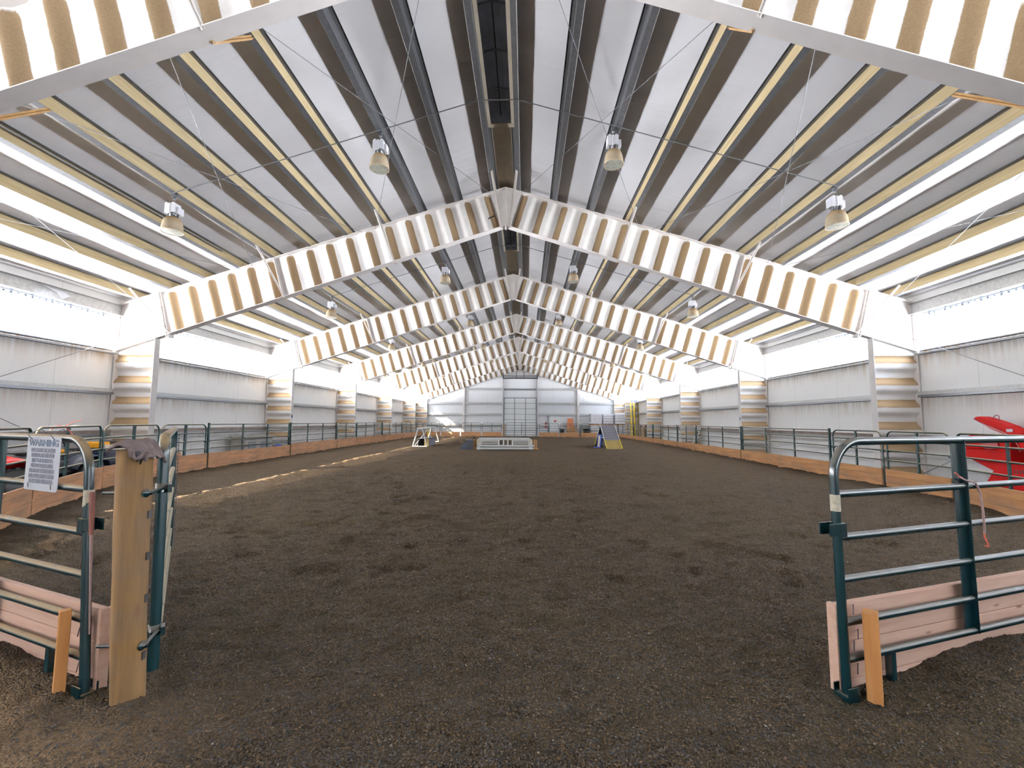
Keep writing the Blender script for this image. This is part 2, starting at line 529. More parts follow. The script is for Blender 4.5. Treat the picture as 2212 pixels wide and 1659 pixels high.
# ------------------------------------------------------------------ floor
def vnoise(x, y, seed):
    rs = np.random.RandomState(seed)
    T = rs.rand(256, 256)
    xi = np.floor(x).astype(int)
    yi = np.floor(y).astype(int)
    fx = x - xi
    fy = y - yi
    fx = fx * fx * (3 - 2 * fx)
    fy = fy * fy * (3 - 2 * fy)
    g = lambda a, b: T[a % 256, b % 256]
    return (g(xi, yi) * (1 - fx) + g(xi + 1, yi) * fx) * (1 - fy) + (g(xi, yi + 1) * (1 - fx) + g(xi + 1, yi + 1) * fx) * fy
def height(x, y):
    x = np.asarray(x, float)
    y = np.asarray(y, float)
    inside = np.clip((y - 3.2) / 2, 0, 1)
    h = 0.030 * (vnoise(x * 1.7, y * 2.6, 1) - 0.5)
    h += 0.034 * (vnoise(x * 4.2 + 9, y * 5.5, 2) - 0.5)
    h += 0.026 * (vnoise(x * 10, y * 12, 3) - 0.5)
    h += 0.014 * (vnoise(x * 24, y * 27, 4) - 0.5)
    pit = vnoise(x * 3.3 + 40, y * 3.6 + 3, 5)
    h -= 0.055 * np.clip((pit - 0.70) / 0.2, 0, 1) * inside
    # footing banked against the side boards further down the arena
    ax = np.abs(x)
    bank = np.clip((ax - 8.6) / 1.4, 0, 1) ** 2 * (ax < 10.2)
    far = np.clip((y - 14) / 14, 0, 1)
    h += bank * far * np.where(x > 0, 0.13, 0.10)
    h += 0.05 * np.clip((y - 43.5) / 1.8, 0, 1) * (y < 45.6)
    # mounds in front of the near boards
    for px, py, a, r in ((-2.75, 2.72, 0.07, 0.28), (-3.3, 2.9, 0.10, 0.4), (3.3, 2.95, 0.05, 0.35), (4.2, 3.15, 0.12, 0.5), (-2.3, 2.45, 0.03, 0.3)):
        h += a * np.exp(-((x - px) ** 2 + ((y - py) * 1.3) ** 2) / (2 * r * r))
    return h
def axis_pts(segs):
    out = [segs[0][0]]
    for a, b, d0, d1 in segs:
        n = max(1, int(round((b - a) / ((d0 + d1) / 2))))
        t = np.linspace(0, 1, n + 1)[1:]
        k = d1 / d0
        w = t + (k - 1) / 2 * t * t
        out += list(a + (b - a) * w / w[-1])
    return np.array(out)
xs = axis_pts([(-11.5, -6, 0.25, 0.09), (-6, -3.6, 0.09, 0.035), (-3.6, 4.4, 0.03, 0.03), (4.4, 7, 0.035, 0.09), (7, 11.5, 0.09, 0.25)])
ys = axis_pts([(YB, 0.6, 0.6, 0.1), (0.6, 4.5, 0.026, 0.032), (4.5, 10, 0.034, 0.07), (10, 22, 0.07, 0.14), (22, YE, 0.14, 0.35)])
X, Y = np.meshgrid(xs, ys)
Z = height(X, Y)
nx, ny = len(xs), len(ys)
co = np.stack([X, Y, Z], -1).reshape(-1, 3)
ii = (np.arange(ny - 1)[:, None] * nx + np.arange(nx - 1)[None, :]).reshape(-1)
fa = np.stack([ii, ii + 1, ii + nx + 1, ii + nx], -1)
me = bpy.data.meshes.new('floor')
me.vertices.add(len(co))
me.vertices.foreach_set('co', co.ravel())
me.loops.add(fa.size)
me.loops.foreach_set('vertex_index', fa.ravel().astype(np.int32))
me.polygons.add(len(fa))
me.polygons.foreach_set('loop_start', (np.arange(len(fa)) * 4).astype(np.int32))
me.polygons.foreach_set('use_smooth', np.ones(len(fa), bool))
me.update()
me.validate()
pa = me.attributes.new('path', 'FLOAT', 'POINT')
px_ = co[:, 0]
py_ = co[:, 1]
pm = np.clip(1 - np.abs(px_ + 2.6) / 1.9, 0, 1) * np.clip((2.9 - py_) / 0.8, 0, 1)
pm = np.maximum(pm, np.clip((px_ - 2.6) / 1.0, 0, 1) * np.clip((2.7 - py_) / 0.5, 0, 1) * 0.12)
pm *= 0.5 + vnoise(px_ * 4, py_ * 4, 11)
pa.data.foreach_set('value', np.clip(pm, 0, 1).astype(np.float32))
me.materials.append(M['dirt'])
fl = bpy.data.objects.new('floor', me)
COL.objects.link(fl)
struct(fl)
def gz(x, y): return float(height(np.array([x]), np.array([y]))[0])

# loose crumbs on the near footing: one uncountable object
def crumbs(n):
    rs = np.random.RandomState(5)
    d = 1.3 + 12.0 * rs.rand(n) ** 1.9
    a = (rs.rand(n) - 0.5) * 1.75
    cx = CAMX + d * np.tan(a) * 0.95
    cy = d
    sz = (0.0035 + 0.0045 * rs.rand(n) ** 2) * (0.85 + 0.05 * d)
    cz = height(cx, cy) + sz * 0.25
    o8 = np.array([(1, 0, 0), (-1, 0, 0), (0, 1, 0), (0, -1, 0), (0, 0, 1), (0, 0, -1)], float)
    jit = 0.6 + 0.8 * rs.rand(n, 6, 1)
    v = o8[None] * jit
    an = rs.rand(n) * 6.28
    ca, sa = np.cos(an), np.sin(an)
    st = 0.7 + rs.rand(n) * 0.9
    vx = v[..., 0] * st[:, None]
    vy = v[..., 1]
    v = np.stack([vx * ca[:, None] - vy * sa[:, None], vx * sa[:, None] + vy * ca[:, None], v[..., 2] * 0.7], -1) * sz[:, None, None]
    v += np.stack([cx, cy, cz], -1)[:, None]
    f8 = np.array([(0, 2, 4), (2, 1, 4), (1, 3, 4), (3, 0, 4), (2, 0, 5), (1, 2, 5), (3, 1, 5), (0, 3, 5)])
    f = (f8[None] + (np.arange(n) * 6)[:, None, None]).reshape(-1, 3)
    m = bpy.data.meshes.new('dirt_crumbs')
    m.vertices.add(n * 6)
    m.vertices.foreach_set('co', v.reshape(-1))
    m.loops.add(f.size)
    m.loops.foreach_set('vertex_index', f.ravel().astype(np.int32))
    m.polygons.add(len(f))
    m.polygons.foreach_set('loop_start', (np.arange(len(f)) * 3).astype(np.int32))
    m.update()
    m.validate()
    mm, nt, p = new_mat('crumb_mix')
    g = N(nt, 'ShaderNodeNewGeometry')
    r = N(nt, 'ShaderNodeValToRGB')
    r.color_ramp.interpolation = 'CONSTANT'
    cols = [(0, srgb(34, 29, 27)), (0.3, srgb(52, 44, 37)), (0.55, srgb(28, 28, 33)), (0.75, srgb(68, 55, 41)), (0.9, srgb(84, 64, 42)), (0.985, srgb(104, 96, 84))]
    el = r.color_ramp.elements
    el[0].color = (*cols[0][1], 1)
    el[1].position = 0.3
    el[1].color = (*cols[1][1], 1)
    for q, c in cols[2:]:
        k = el.new(q)
        k.color = (*c, 1)
    nt.links.new(g.outputs['Random Per Island'], r.inputs[0])
    nt.links.new(r.outputs[0], p.inputs['Base Color'])
    p.inputs['Roughness'].default_value = 0.9
    m.materials.append(mm)
    o = bpy.data.objects.new('dirt_crumbs', m)
    COL.objects.link(o)
    tag(o, 'loose brown and grey crumbs of the arena footing in the foreground', 'footing', kind='stuff')
crumbs(150000)
pb = MB()
pb.lathe([(0.0005, -0.006), (0.012, -0.003), (0.015, 0.004), (0.009, 0.012), (0.0005, 0.015)], (0, 0, 0), 7)
pb = pb.build('white_pebble', mat_plain('pale_stone', srgb(186, 190, 206), 0.5))
pb.location = (0.32, 2.12, gz(0.32, 2.12) + 0.006)
pb.rotation_euler = (0.3, 0.4, 1)
tag(pb, 'small pale stone lying on the dark footing in the foreground', 'stone')

# ------------------------------------------------------------------ shell: walls, ceiling, windows
for s, nm in ((-1, 'left'), (1, 'right')):
    w = MB()
    w.box2((s * HW, YB, -0.3), (s * (HW + 0.1), YE, SILL - 0.06))
    w.box2((s * HW, YB, HEAD + 0.02), (s * (HW + 0.1), YE, ztop(HW) + 0.25))
    struct(w.build('wall_' + nm, M['wall_side']))
ys_ = [YB] + FRAMES[:-1] + [YE]
gable = [(-HW - 0.1, -0.3), (HW + 0.1, -0.3), (HW + 0.1, ztop(HW) + 0.27), (1.5, ztop(1.5) + 0.27), (0, 9.05), (-1.5, ztop(1.5) + 0.27), (-HW - 0.1, ztop(HW) + 0.27)]
w = MB().prism(gable, YE, YE + 0.1, 'xz')
struct(w.build('wall_far', M['wall_end']))
w = MB().prism(gable, YB - 0.1, YB, 'xz')
struct(w.build('wall_near', M['wall_end']))

# corrugated translucent panes, one per bay and side
win_n = 0
for s in (-1, 1):
    for b in range(len(ys_) - 1):
        a, c = ys_[b], ys_[b + 1]
        if c - a < 0.5: continue
        win_n += 1
        g = MB()
        n = int((c - a) / 0.03)
        vs, fs = [], []
        for i in range(n + 1):
            y = a + (c - a) * i / n
            k = s * (HW + 0.06) + s * 0.018 * max(-0.5, min(0.5, math.sin(2 * math.pi * y / 0.3))) * 2
            vs += [(k, y, SILL + 0.11), (k, y, HEAD + 0.02)]
        fs = [(2 * i, 2 * i + 1, 2 * i + 3, 2 * i + 2) for i in range(n)]
        g.add(vs, fs, 0, True)
        o = struct(g.build('window_%d' % win_n, M['pane']))
        f = MB()
        f.box2((s * HW, a + 0.1, SILL - 0.08), (s * (HW + 0.1), c - 0.1, SILL - 0.03))
        f.box2((s * (HW - 0.14), a + 0.1, SILL - 0.17), (s * HW, c - 0.1, SILL - 0.13))
        f.build('window_sill', M['galv'], o)
        # eave curtain roll, and small grey boxes drawn for the shadows of the ribs
        f = MB()
        f.tube([(s * (HW - 0.05), a + 0.35, HEAD - 0.02), (s * (HW - 0.05), c - 0.35, HEAD - 0.02)], 0.02, 8)
        for i in range(int((c - a - 0.8) / 0.15)):
            y = a + 0.5 + i * 0.15
            f.box((s * (HW - 0.03), y, HEAD - 0.045), (0.03, 0.06, 0.05 + 0.03 * (i * 7 % 3)))
        f.build('window_curtain_rod', M['curtain'], o)

# roof liner
cl = MB()
NY = 180
for s in (-1, 1):
    xs_r = np.linspace(0.30, HW + 0.1, 60)
    yy = np.linspace(YB, YE, NY)
    vs, fs = [], []
    for y in yy:
        for x in xs_r:
            sag = 0.006 * math.sin(x * 2.1 + y * 0.9) * math.sin(y * 1.9)
            vs.append((s * x, y, ztop(x) + 0.212 + sag))
    for i in range(NY - 1):
        for j in range(59):
            k = i * 60 + j
            fs.append((k, k + 1, k + 61, k + 60))
    cl.add(vs, fs, 0, True)
# ridge strip with the openings of the vents left out
VENTS = [(y + 1.05, y + 4.93) for y in FRAMES[2:-1] if y < 42]
ya = YB
for v0, v1 in VENTS + [(YE, YE)]:
    cl.add([(-0.32, ya, 8.575), (0.32, ya, 8.575), (0.32, v0, 8.575), (-0.32, v0, 8.575)], [(0, 1, 2, 3)], 1)
    ya = v1
# unseen ridge cap, added to stop sun leaking in around the vents
cl.prism([(-1.6, ztop(1.6) + 0.25), (0, 9.02), (1.6, ztop(1.6) + 0.25), (1.6, ztop(1.6) + 0.29), (0, 9.07), (-1.6, ztop(1.6) + 0.29)], YB - 0.1, YE + 0.1, 'xz', 1)
struct(cl.build('ceiling', [M['liner'], M['ridge_liner']]))

# ridge vents
for i, (v0, v1) in enumerate(VENTS):
    r = thing('ridge_vent', 'long grey metal ridge vent in the roof peak, %s from the camera' % ORD[i], 'vent', (0, v0, 8.57), 0, 'vents along the roof ridge')
    b = MB()
    L = v1 - v0
    prof = [(-0.24, 0), (-0.26, 0.20), (-0.12, 0.31), (0.12, 0.31), (0.26, 0.20), (0.24, 0)]
    for k in range(len(prof) - 1):
        (xa, za), (xb, zb) = prof[k], prof[k + 1]
        b.add([(xa, 0, za), (xb, 0, zb), (xb, L, zb), (xa, L, za)], [(0, 1, 2, 3)])
    b.prism(prof, -0.01, 0.01, 'xz')
    b.prism(prof, L - 0.01, L + 0.01, 'xz')
    b.build('vent_hood', M['vent'], r)
    b = MB()
    for s in (-1, 1):
        b.box2((s * 0.24, 0, -0.02), (s * 0.31, L, 0.01))
    b.box2((-0.31, -0.05, -0.02), (0.31, 0.02, 0.01))
    b.box2((-0.31, L - 0.02, -0.02), (0.31, L + 0.1, 0.01))
    b.build('vent_frame', M['ridge_liner'], r)
    for k in range(1, 4):
        b = MB()
        y = L * k / 4
        b.bar((-0.24, y, 0.06), (0, y, 0.12), 0.03, 0.02)
        b.bar((0, y, 0.12), (0.24, y, 0.06), 0.03, 0.02)
        b.build('vent_crossbar', M['galv_dark'], r)
    b = MB()
    b.tube([(0, 0.1, 0.14), (0, L - 0.1, 0.14)], 0.014, 6)
    b.build('vent_rod', M['darkmetal'], r)

# ------------------------------------------------------------------ purlins, girts, eave struts
PUR = [0.32, 1.38, 2.45, 3.52, 4.61, 5.70, 6.78, 7.78, 8.80, 9.82, 10.80]
def zsec(x, s, h=0.2, fl=0.075):
    """section of a Z purlin: web on x, lower flange outward, upper flange inward"""
    z = ztop(x)
    sl = 0.305
    out = []
    def P(dx, dz): return (s * (x + dx), z + dz - sl * dx)
    return P
for s in (-1, 1):
    side = 'left' if s < 0 else 'right'
    for i, x in enumerate(PUR):
        P = zsec(x, s)
        b = MB()
        def strip(p, q, mat, t=0.004):
            (xa, za), (xb, zb) = p, q
            dx, dz = xb - xa, zb - za
            L = math.hypot(dx, dz)
            nx_, nz_ = -dz / L * t / 2, dx / L * t / 2
            poly = [(xa + nx_, za + nz_), (xb + nx_, zb + nz_), (xb - nx_, zb - nz_), (xa - nx_, za - nz_)]
            b.prism(poly, YB + 0.02, YE - 0.12, 'xz', mat)
        strip(P(0, 0.0), P(0, 0.2), 1 if i > 2 else 0)   # web; the dust lies on the outer ones
        strip(P(0, 0.0), P(0.10, 0.0), 0)             # lower flange, outward
        strip(P(0.10, 0.0), P(0.112, 0.022), 2)
        strip(P(-0.07, 0.2), P(0, 0.2), 0)             # upper flange, inward
        strip(P(-0.07, 0.2), P(-0.08, 0.18), 0)
        o = b.build('purlin', [M['galv'], M['web'], M['girt']])
        w = ['first', 'second', 'third', 'fourth', 'fifth', 'sixth', 'seventh', 'eighth', 'ninth', 'tenth', 'eleventh'][i]
        tag(o, 'long dusty galvanised roof purlin, %s %s of the ridge' % (w, side), 'purlin', 'purlins of the %s roof slope' % side)
    # eave strut
    b = MB()
    z0 = HEAD + 0.02
    xw = HW - 0.06
    b.box2((s * xw, YB, z0), (s * (xw - 0.006), YE - 0.15, z0 + 0.30))
    b.box2((s * xw, YB, z0), (s * (xw - 0.09), YE - 0.15, z0 + 0.006))
    b.box2((s * xw, YB, z0 + 0.30), (s * (xw - 0.09), YE - 0.15, z0 + 0.306))
    o = b.build('eave_strut', M['girt'])
    tag(o, 'galvanised eave strut above the bright window band of the %s wall' % side, 'beam', 'eave struts')
    # girts, one per bay and height
    gl = [(2.40, 'upper'), (1.22, 'lower')]
    for z, hn in gl:
        for b_ in range(len(ys_) - 1):
            a, c = ys_[b_] + 0.13, ys_[b_ + 1] - 0.13
            if b_ < 3: continue
            if c - a < 0.5: continue
            b = MB()
            b.box2((s * (HW - 0.005), a, z - 0.02), (s * (HW - 0.16), c, z - 0.014))
            b.box2((s * (HW - 0.16), a, z - 0.02), (s * (HW - 0.166), c, z + 0.07))
            b.box2((s * (HW - 0.16), a, z + 0.07), (s * (HW - 0.14), c, z + 0.076))
            b.box2((s * (HW - 0.005), a, z - 0.085), (s * (HW - 0.012), c, z - 0.014))
            b.box2((s * (HW - 0.155), a, z - 0.085), (s * (HW - 0.162), c, z - 0.02), 1)
            o = b.build('girt', [M['girt'], M['galv']] if z > 2 else [M['lumber_grey'], M['galv']])
            nb = b_ - 3
            pos = ('far behind the camera', 'behind the camera')[b_] if nb < -1 else ('beside the camera' if nb == -1 else 'in the %s bay ahead of the camera' % ORD[nb + 0].replace('nearest', 'first'))
            tag(o, '%s galvanised girt on the %s wall %s' % (hn, side, pos), 'girt', 'girts of the side walls')

# ------------------------------------------------------------------ steel frames with corrugated webs
def wave(t, lam=0.61):
    """rounded trapezoid, returns offset and slope sign weight"""
    u = (t / lam) % 1.0
    a = math.sin(2 * math.pi * u)
    o = max(-1.0, min(1.0, 1.45 * a))
    o = o * (1.28 - 0.28 * o * o) if abs(o) < 1 else o
    sl = math.cos(2 * math.pi * u)
    return o, sl
AMP = 0.06
FW, CW, TH = 0.24, 0.20, 0.014
def frame_web(b, x_in, x_out, s):
    """rafter web between top flange positions; corrugation perpendicular to the rafter"""
    th = math.atan(0.305)
    n = int((x_out - x_in) / math.cos(th) / 0.61 * 20)
    rows = 9
    vs, fs, du = [], [], []
    for i in range(n + 1):
        xt = x_in + (x_out - x_in) * i / n
        zt = ztop(xt)
        # go down perpendicular to the top flange until the bottom flange
        nxd, nzd = -math.sin(th), -math.cos(th)
        # (xt + q*nxd, zt + q*nzd) on zbot: zt+q nzd = 7.3-.325(xt+q nxd)
        q = (zt - 7.30 + 0.325 * xt) / (-nzd - 0.325 * nxd)
        t = xt / math.cos(th)
        o, sl = wave(t)
        for j in range(rows):
            k = j / (rows - 1)
            fade = 1.0
            if k < 0.10: fade = 0.35 + 6.5 * k
            vs.append((s * (xt + q * k * nxd), -AMP * o * min(1, fade), zt + q * k * nzd))
            # on the face towards -y the dust lies where the sheet leans uphill: offset rising with t
            du.append(max(0.0, min(1.0, (sl - 0.20) * 1.5)) if 0.05 < k else 0.3)
    for i in range(n):
        for j in range(rows - 1):
            a = i * rows + j
            fs.append((a, a + 1, a + rows + 1, a + rows) if s > 0 else (a, a + rows, a + rows + 1, a + 1))
    b.add(vs, fs, 0, True, du)
def make_frame():
    root = thing('steel_frame', 'white steel portal frame', 'frame', (0, 0, 0), 0, 'steel portal frames of the arena')
    for s in (-1, 1):
        # rafter: web
        b = MB()
        frame_web(b, 0.46, 10.17, s)
        # apex plate
        b.prism([(s * 0.0, 8.44), (s * 0.46, ztop(0.46)), (s * 0.13, zbot(0.13)), (s * 0.0, 7.31)], -0.004, 0.004, 'xz')
        b.build('rafter_web', M['frame'], root)
        b = MB()
        b.bar((0, 0, 8.45), (s * 11.42, 0, ztop(11.42)), FW, TH, (0, 0, 1))
        b.bar((0, 0, 7.30), (s * 9.90, 0, zbot(9.90)), FW, TH, (0, 0, 1))
        b.build('rafter_flange', M['flange'], root)
        # knee
        b = MB()
        kn = [(s * 10.17, ztop(10.17)), (s * 11.40, ztop(11.40)), (s * 11.40, 3.60), (s * 10.22, 3.97), (s * 9.86, zbot(9.86))]
        b.prism(kn, -0.006, 0.006, 'xz')
        b.bar((s * 9.86, 0, zbot(9.86)), (s * 11.40, 0, 3.60), CW, TH, (0, 0, 1))
        b.bar((s * 11.40, 0, 3.5), (s * 11.40, 0, ztop(11.4)), CW, TH, (1, 0, 0))
        b.build('knee_plate', M['flange'], root)
        # bolted end plates at the knee splice
        b = MB()
        for dx in (-0.035, 0.035):
            b.bar((s * (10.21 + dx), 0, ztop(10.2) + 0.06), (s * (9.85 + dx), 0, zbot(9.86) - 0.1), CW + 0.02, 0.016, (1, 0, 0))
        for k in range(7):
            f = k / 6
            x = 10.21 - 0.36 * f
            z = ztop(10.2) + 0.03 + (zbot(9.86) - 0.1 - ztop(10.2)) * f
            for yy in (-0.07, 0.07):
                b.tube([(s * (x - 0.06), yy, z), (s * (x + 0.06), yy, z)], 0.014, 6)
        b.build('splice_plate', M['flange'], root)
        for xa, xb in ((3.62, 3.29), (6.84, 6.50)):
            b = MB()
            b.bar((s * xa, 0, ztop(xa)), (s * xb, 0, zbot(xb)), CW, 0.012, (1, 0, 0))
            b.build('stiffener', M['flange'], root)
        b = MB()
        b.bar((s * 0.01, 0, 8.46), (s * 0.01, 0, 7.24), CW, 0.02, (1, 0, 0))
        b.build('apex_plate', M['flange'], root)
        # column
        b = MB()
        vs, fs, du = [], [], []
        zt_, n, rows = 3.50, 116, 7
        for i in range(n + 1):
            z = zt_ * i / n
            o, sl = wave(z - 0.02)
            for j in range(rows):
                k = j / (rows - 1)
                top = 3.95 - 0.30 * k
                fade = min(1.0, (zt_ - z) / 0.1, 1.0)
                x = 10.22 + 1.18 * k
                fx = min(1.0, 0.15 + (1 - k) * 7) if k > 0.5 else 1.0
                vs.append((s * x, -AMP * o * fade, z))
                du.append(max(0.0, min(1.0, (-sl - 0.10) * 1.6)))
        for i in range(n):
            for j in range(rows - 1):
                a = i * rows + j
                fs.append((a, a + rows, a + rows + 1, a + 1) if s < 0 else (a, a + 1, a + rows + 1, a + rows))
        b.add(vs, fs, 0, True, du)
        b.prism([(s * 10.22, 3.50), (s * 11.40, 3.50), (s * 11.40, 3.60), (s * 10.22, 3.95)], -0.004, 0.004, 'xz')
        cwb = b.build('column_web', M['frame'], root)
        b = MB()
        b.box2((s * 10.215, -CW / 2, -0.1), (s * 10.227, CW / 2, 3.97))
        b.box2((s * 11.395, -CW / 2, -0.1), (s * 11.407, CW / 2, 3.62))
        b.build('column_flange', M['flange'], cwb)
        # flange braces down from the purlins
        for xb, xp, dy in ((0.13, 0.34, -1.15), (3.25, 3.55, -1.0), (6.45, 6.80, -1.0), (9.80, 10.50, -0.75), (3.25, 3.56, 1.25), (6.50, 6.80, 1.4)):
            b = MB()
            a = Vector((s * xb, 0.08 * (1 if dy > 0 else -1), zbot(xb) - 0.02))
            c = Vector((s * xp, dy, ztop(xp) + 0.02))
            b.bar(a, c, 0.075, 0.006, (0, 0, 1))
            b.bar(a, c, 0.006, 0.06, (0, 0, 1))
            b.build('flange_brace', M['brace_dusty'] if dy > 0 else M['brace'], root)
    return root
fr0 = make_frame()
fl_names = {
            2: 'nearest white steel portal frame, cropped by the top edge with only its rafters in view',
            3: 'second white steel portal frame, largest seen whole, striped with brown dust',
            4: 'third white dusty steel portal frame from the camera, carrying the letters M and H',
            5: 'fourth white dusty steel portal frame from the camera',
            6: 'fifth white dusty steel portal frame from the camera',
            7: 'sixth white dusty steel portal frame, with ladders by its right column',
            8: 'farthest white steel portal frame standing against the end wall'}
frames = []
for k, y in enumerate(FRAMES):
    if k < 2: continue                                # nothing of these stands in view
    o = fr0 if k == 2 else copy_tree(fr0)
    o.location = (0, y, 0)
    o['label'] = fl_names[k]
    frames.append(o)
    if k == 8:                                        # the end frame only braces towards the hall
        for ch in list(o.children):
            if ch.name.startswith('flange_brace') and max(v.co.y for v in ch.data.vertices) > 0.5:
                bpy.data.objects.remove(ch)

# ------------------------------------------------------------------ text helper
def text_mesh(body, size, mat, parent=None, name='lettering', depth=0.001, bold=0.0, sx=1.0, align='CENTER'):
    cu = bpy.data.curves.new(name, 'FONT')
    cu.body = body
    cu.size = size
    cu.extrude = depth
    cu.offset = bold
    cu.align_x = align
    cu.align_y = 'CENTER'
    cu.resolution_u = 3
    o = bpy.data.objects.new('tmp', cu)
    COL.objects.link(o)
    dg = bpy.context.evaluated_depsgraph_get()
    me = bpy.data.meshes.new_from_object(o.evaluated_get(dg))
    bpy.data.objects.remove(o)
    for v in me.vertices: v.co.x *= sx
    me.name = name
    me.materials.clear()
    me.materials.append(mat)
    r = bpy.data.objects.new(name, me)
    COL.objects.link(r)
    r.parent = parent
    return r
# dressage letters on the inner flanges of the columns
for k, s, ch in ((4, -1, 'M'), (5, -1, 'R'), (4, 1, 'H'), (5, 1, 'S'), (6, -1, 'B'), (6, 1, 'E')):
    y = FRAMES[k]
    side = 'left' if s < 0 else 'right'
    p = MB().box((0, 0, 0), (0.004, 0.13, 0.20)).build('letter_plate', M['sign'])
    p.location = (s * 10.208, y, 1.78)
    t = text_mesh(ch, 0.22, M['letter'], p, 'letter', 0.001, 0.006, 0.8)
    t.rotation_euler = (R(90), 0, R(90) if s < 0 else R(-90))
    t.location = (-s * 0.004, 0, 0)
    tag(p, 'white plate with the dark letter %s on the inner face of a %s column' % (ch, side), 'sign', 'letter plates on the columns')

# ------------------------------------------------------------------ high bay lamps, conduits, cables
def make_lamp():
    r = thing('high_bay_lamp', 'lamp', 'lamp', (0, 0, 0), 0, 'high bay lamps under the roof')
    b = MB()
    b.box((0, 0, -0.03), (0.07, 0.07, 0.06))
    b.tube([(0, 0, -0.05), (0, 0, -0.2)], 0.012, 8)
    b.lathe([(0.0, -0.06), (0.028, -0.07), (0.028, -0.1), (0.012, -0.12)], n=10)
    b.build('hanger', M['galv'], r)
    b = MB()
    b.box((-0.02, 0, -0.32), (0.23, 0.17, 0.20))
    b.box((-0.02, 0, -0.32), (0.025, 0.19, 0.22))
    b.box((0.12, 0.02, -0.37), (0.07, 0.15, 0.15))
    for sx in (-1, 1): b.box((-0.02 + sx * 0.07, 0, -0.215), (0.05, 0.19, 0.02))
    b.build('ballast_box', M['lamp_white'], r, bevel=0.008)
    b = MB()
    b.lathe([(0.075, -0.42), (0.075, -0.50), (0.0, -0.50)], n=16)
    for k in range(4):
        a = k * math.pi / 2 + 0.4
        b.box((0.085 * math.cos(a), 0.085 * math.sin(a), -0.47), (0.02, 0.02, 0.12))
    b.build('socket', M['galv'], r)
    b = MB()
    pr = [(0.07, -0.50), (0.11, -0.515), (0.15, -0.56), (0.178, -0.63), (0.192, -0.71), (0.197, -0.78), (0.205, -0.80), (0.205, -0.82), (0.19, -0.82), (0.185, -0.76), (0.16, -0.62), (0.10, -0.53)]
    b.lathe(pr, n=28)
    refl = b.build('reflector', M['bulb_dust'], r)
    b = MB()
    b.lathe([(0.19, -0.815), (0.12, -0.822), (0.0, -0.825)], n=28)
    b.build('lens', M['lens'], refl)
    return r
lamp0 = make_lamp()
first = True
LX = [-6.86, -2.49, 2.40, 6.84]
LN = ['outer left', 'inner left', 'inner right', 'outer right']
for b_ in range(6):
    y = FRAMES[b_ + 2] + BAY / 2 + 0.1
    if b_ == 5: y = (FRAMES[7] + FRAMES[8]) / 2
    for x, ln in zip(LX, LN):
        o = lamp0 if first else copy_tree(lamp0)
        first = False
        o.location = (x, y, ztop(x) + 0.0)
        o['label'] = '%s dusty bell-shaped high bay lamp of the %s row from the camera' % (ln, ORD[b_])
    # conduit joining the lamps across the bay
    b = MB()
    zz = -0.03
    pts = [(x, y - 0.1, ztop(x) + zz) for x in (-6.86, -0.40)] + [(0.40, y - 0.1, ztop(0.4) + zz), (6.84, y - 0.1, ztop(6.84) + zz)]
    b.tube(pts, 0.011, 6)
    o = b.build('conduit', M['rod'])
    tag(o, 'thin grey conduit crossing under the roof at the %s row of lamps' % ORD[b_], 'conduit', 'conduits between the lamps')
# feed conduit that runs up the third purlin on the left
b = MB()
yl = FRAMES[2] + BAY / 2 + 0.1
b.tube([(-7.72, Y0 + 0.4, ztop(7.72) + 0.12), (-7.72, yl - 1.6, ztop(7.72) + 0.12), (-7.72, FRAMES[3] - 1.0, ztop(7.72) + 0.12)], 0.018, 6)
o = b.build('feed_conduit', M['rod'])
tag(o, 'thin grey conduit fixed along a purlin on the left roof slope', 'conduit')
for s in (-1, 1):
    side = 'left' if s < 0 else 'right'
    for (xa, xb), pn in zip(((0.45, 3.83), (4.22, 7.45), (7.8, 10.9)), ('upper', 'middle', 'lower')):
        for u in (0, 1):
            p, q = (xa, xb) if u else (xb, xa)
            b = MB()
            b.tube([(s * p, FRAMES[2], ztop(p) - 0.04 - 0.01 * u), (s * q, FRAMES[3] - 0.1, ztop(q) - 0.04 - 0.01 * u)], 0.006, 5)
            o = b.build('brace_cable', M['rod'])
            tag(o, 'thin bracing cable of the %s crossed pair on the %s roof slope, running %s' % (pn, side, 'outward' if u else 'inward'), 'cable', 'roof bracing cables')
    # crossed cables on the side wall
    for u in (0, 1):
        za, zb = (0.25, 3.95) if u else (3.95, 0.25)
        b = MB()
        b.tube([(s * 11.28, FRAMES[2] + 0.1, za), (s * 11.28, FRAMES[3] - 0.1, zb)], 0.008, 5)
        o = b.build('brace_cable', M['rod'])
        tag(o, 'bracing cable crossing the %s wall, %s towards the far frame' % (side, 'rising' if u else 'falling'), 'cable', 'wall bracing cables')

# ------------------------------------------------------------------ far wall: columns, girts, doors
YW = YE
for x, nm in ((-6.2, 'left of the big door'), (6.35, 'right of the fire door')):
    b = MB()
    h = zbot(x) - 0.02
    b.box2((x - 0.1, YW - 0.26, -0.1), (x + 0.1, YW - 0.248, h))
    b.box2((x - 0.1, YW - 0.012, -0.1), (x + 0.1, YW, h))
    b.box2((x - 0.006, YW - 0.25, -0.1), (x + 0.006, YW - 0.01, h))
    tag(b.build('wall_column', M['flange']), 'white steel post of the far wall, %s' % nm, 'post', 'posts of the far wall')
for x, nm in ((-1.87, 'left'), (1.87, 'right')):
    b = MB()
    b.box2((x - 0.07, YW - 0.24, -0.1), (x + 0.07, YW - 0.02, 6.95))
    tag(b.build('door_post', M['flange']), 'tall white steel post at the %s of the big far door' % nm, 'post', 'posts beside the big door')
segs = [(-11.3, -6.32), (-6.08, -1.96), (1.96, 6.23), (6.47, 11.3)]
sn = ['far left', 'left of the door', 'right of the door', 'far right']
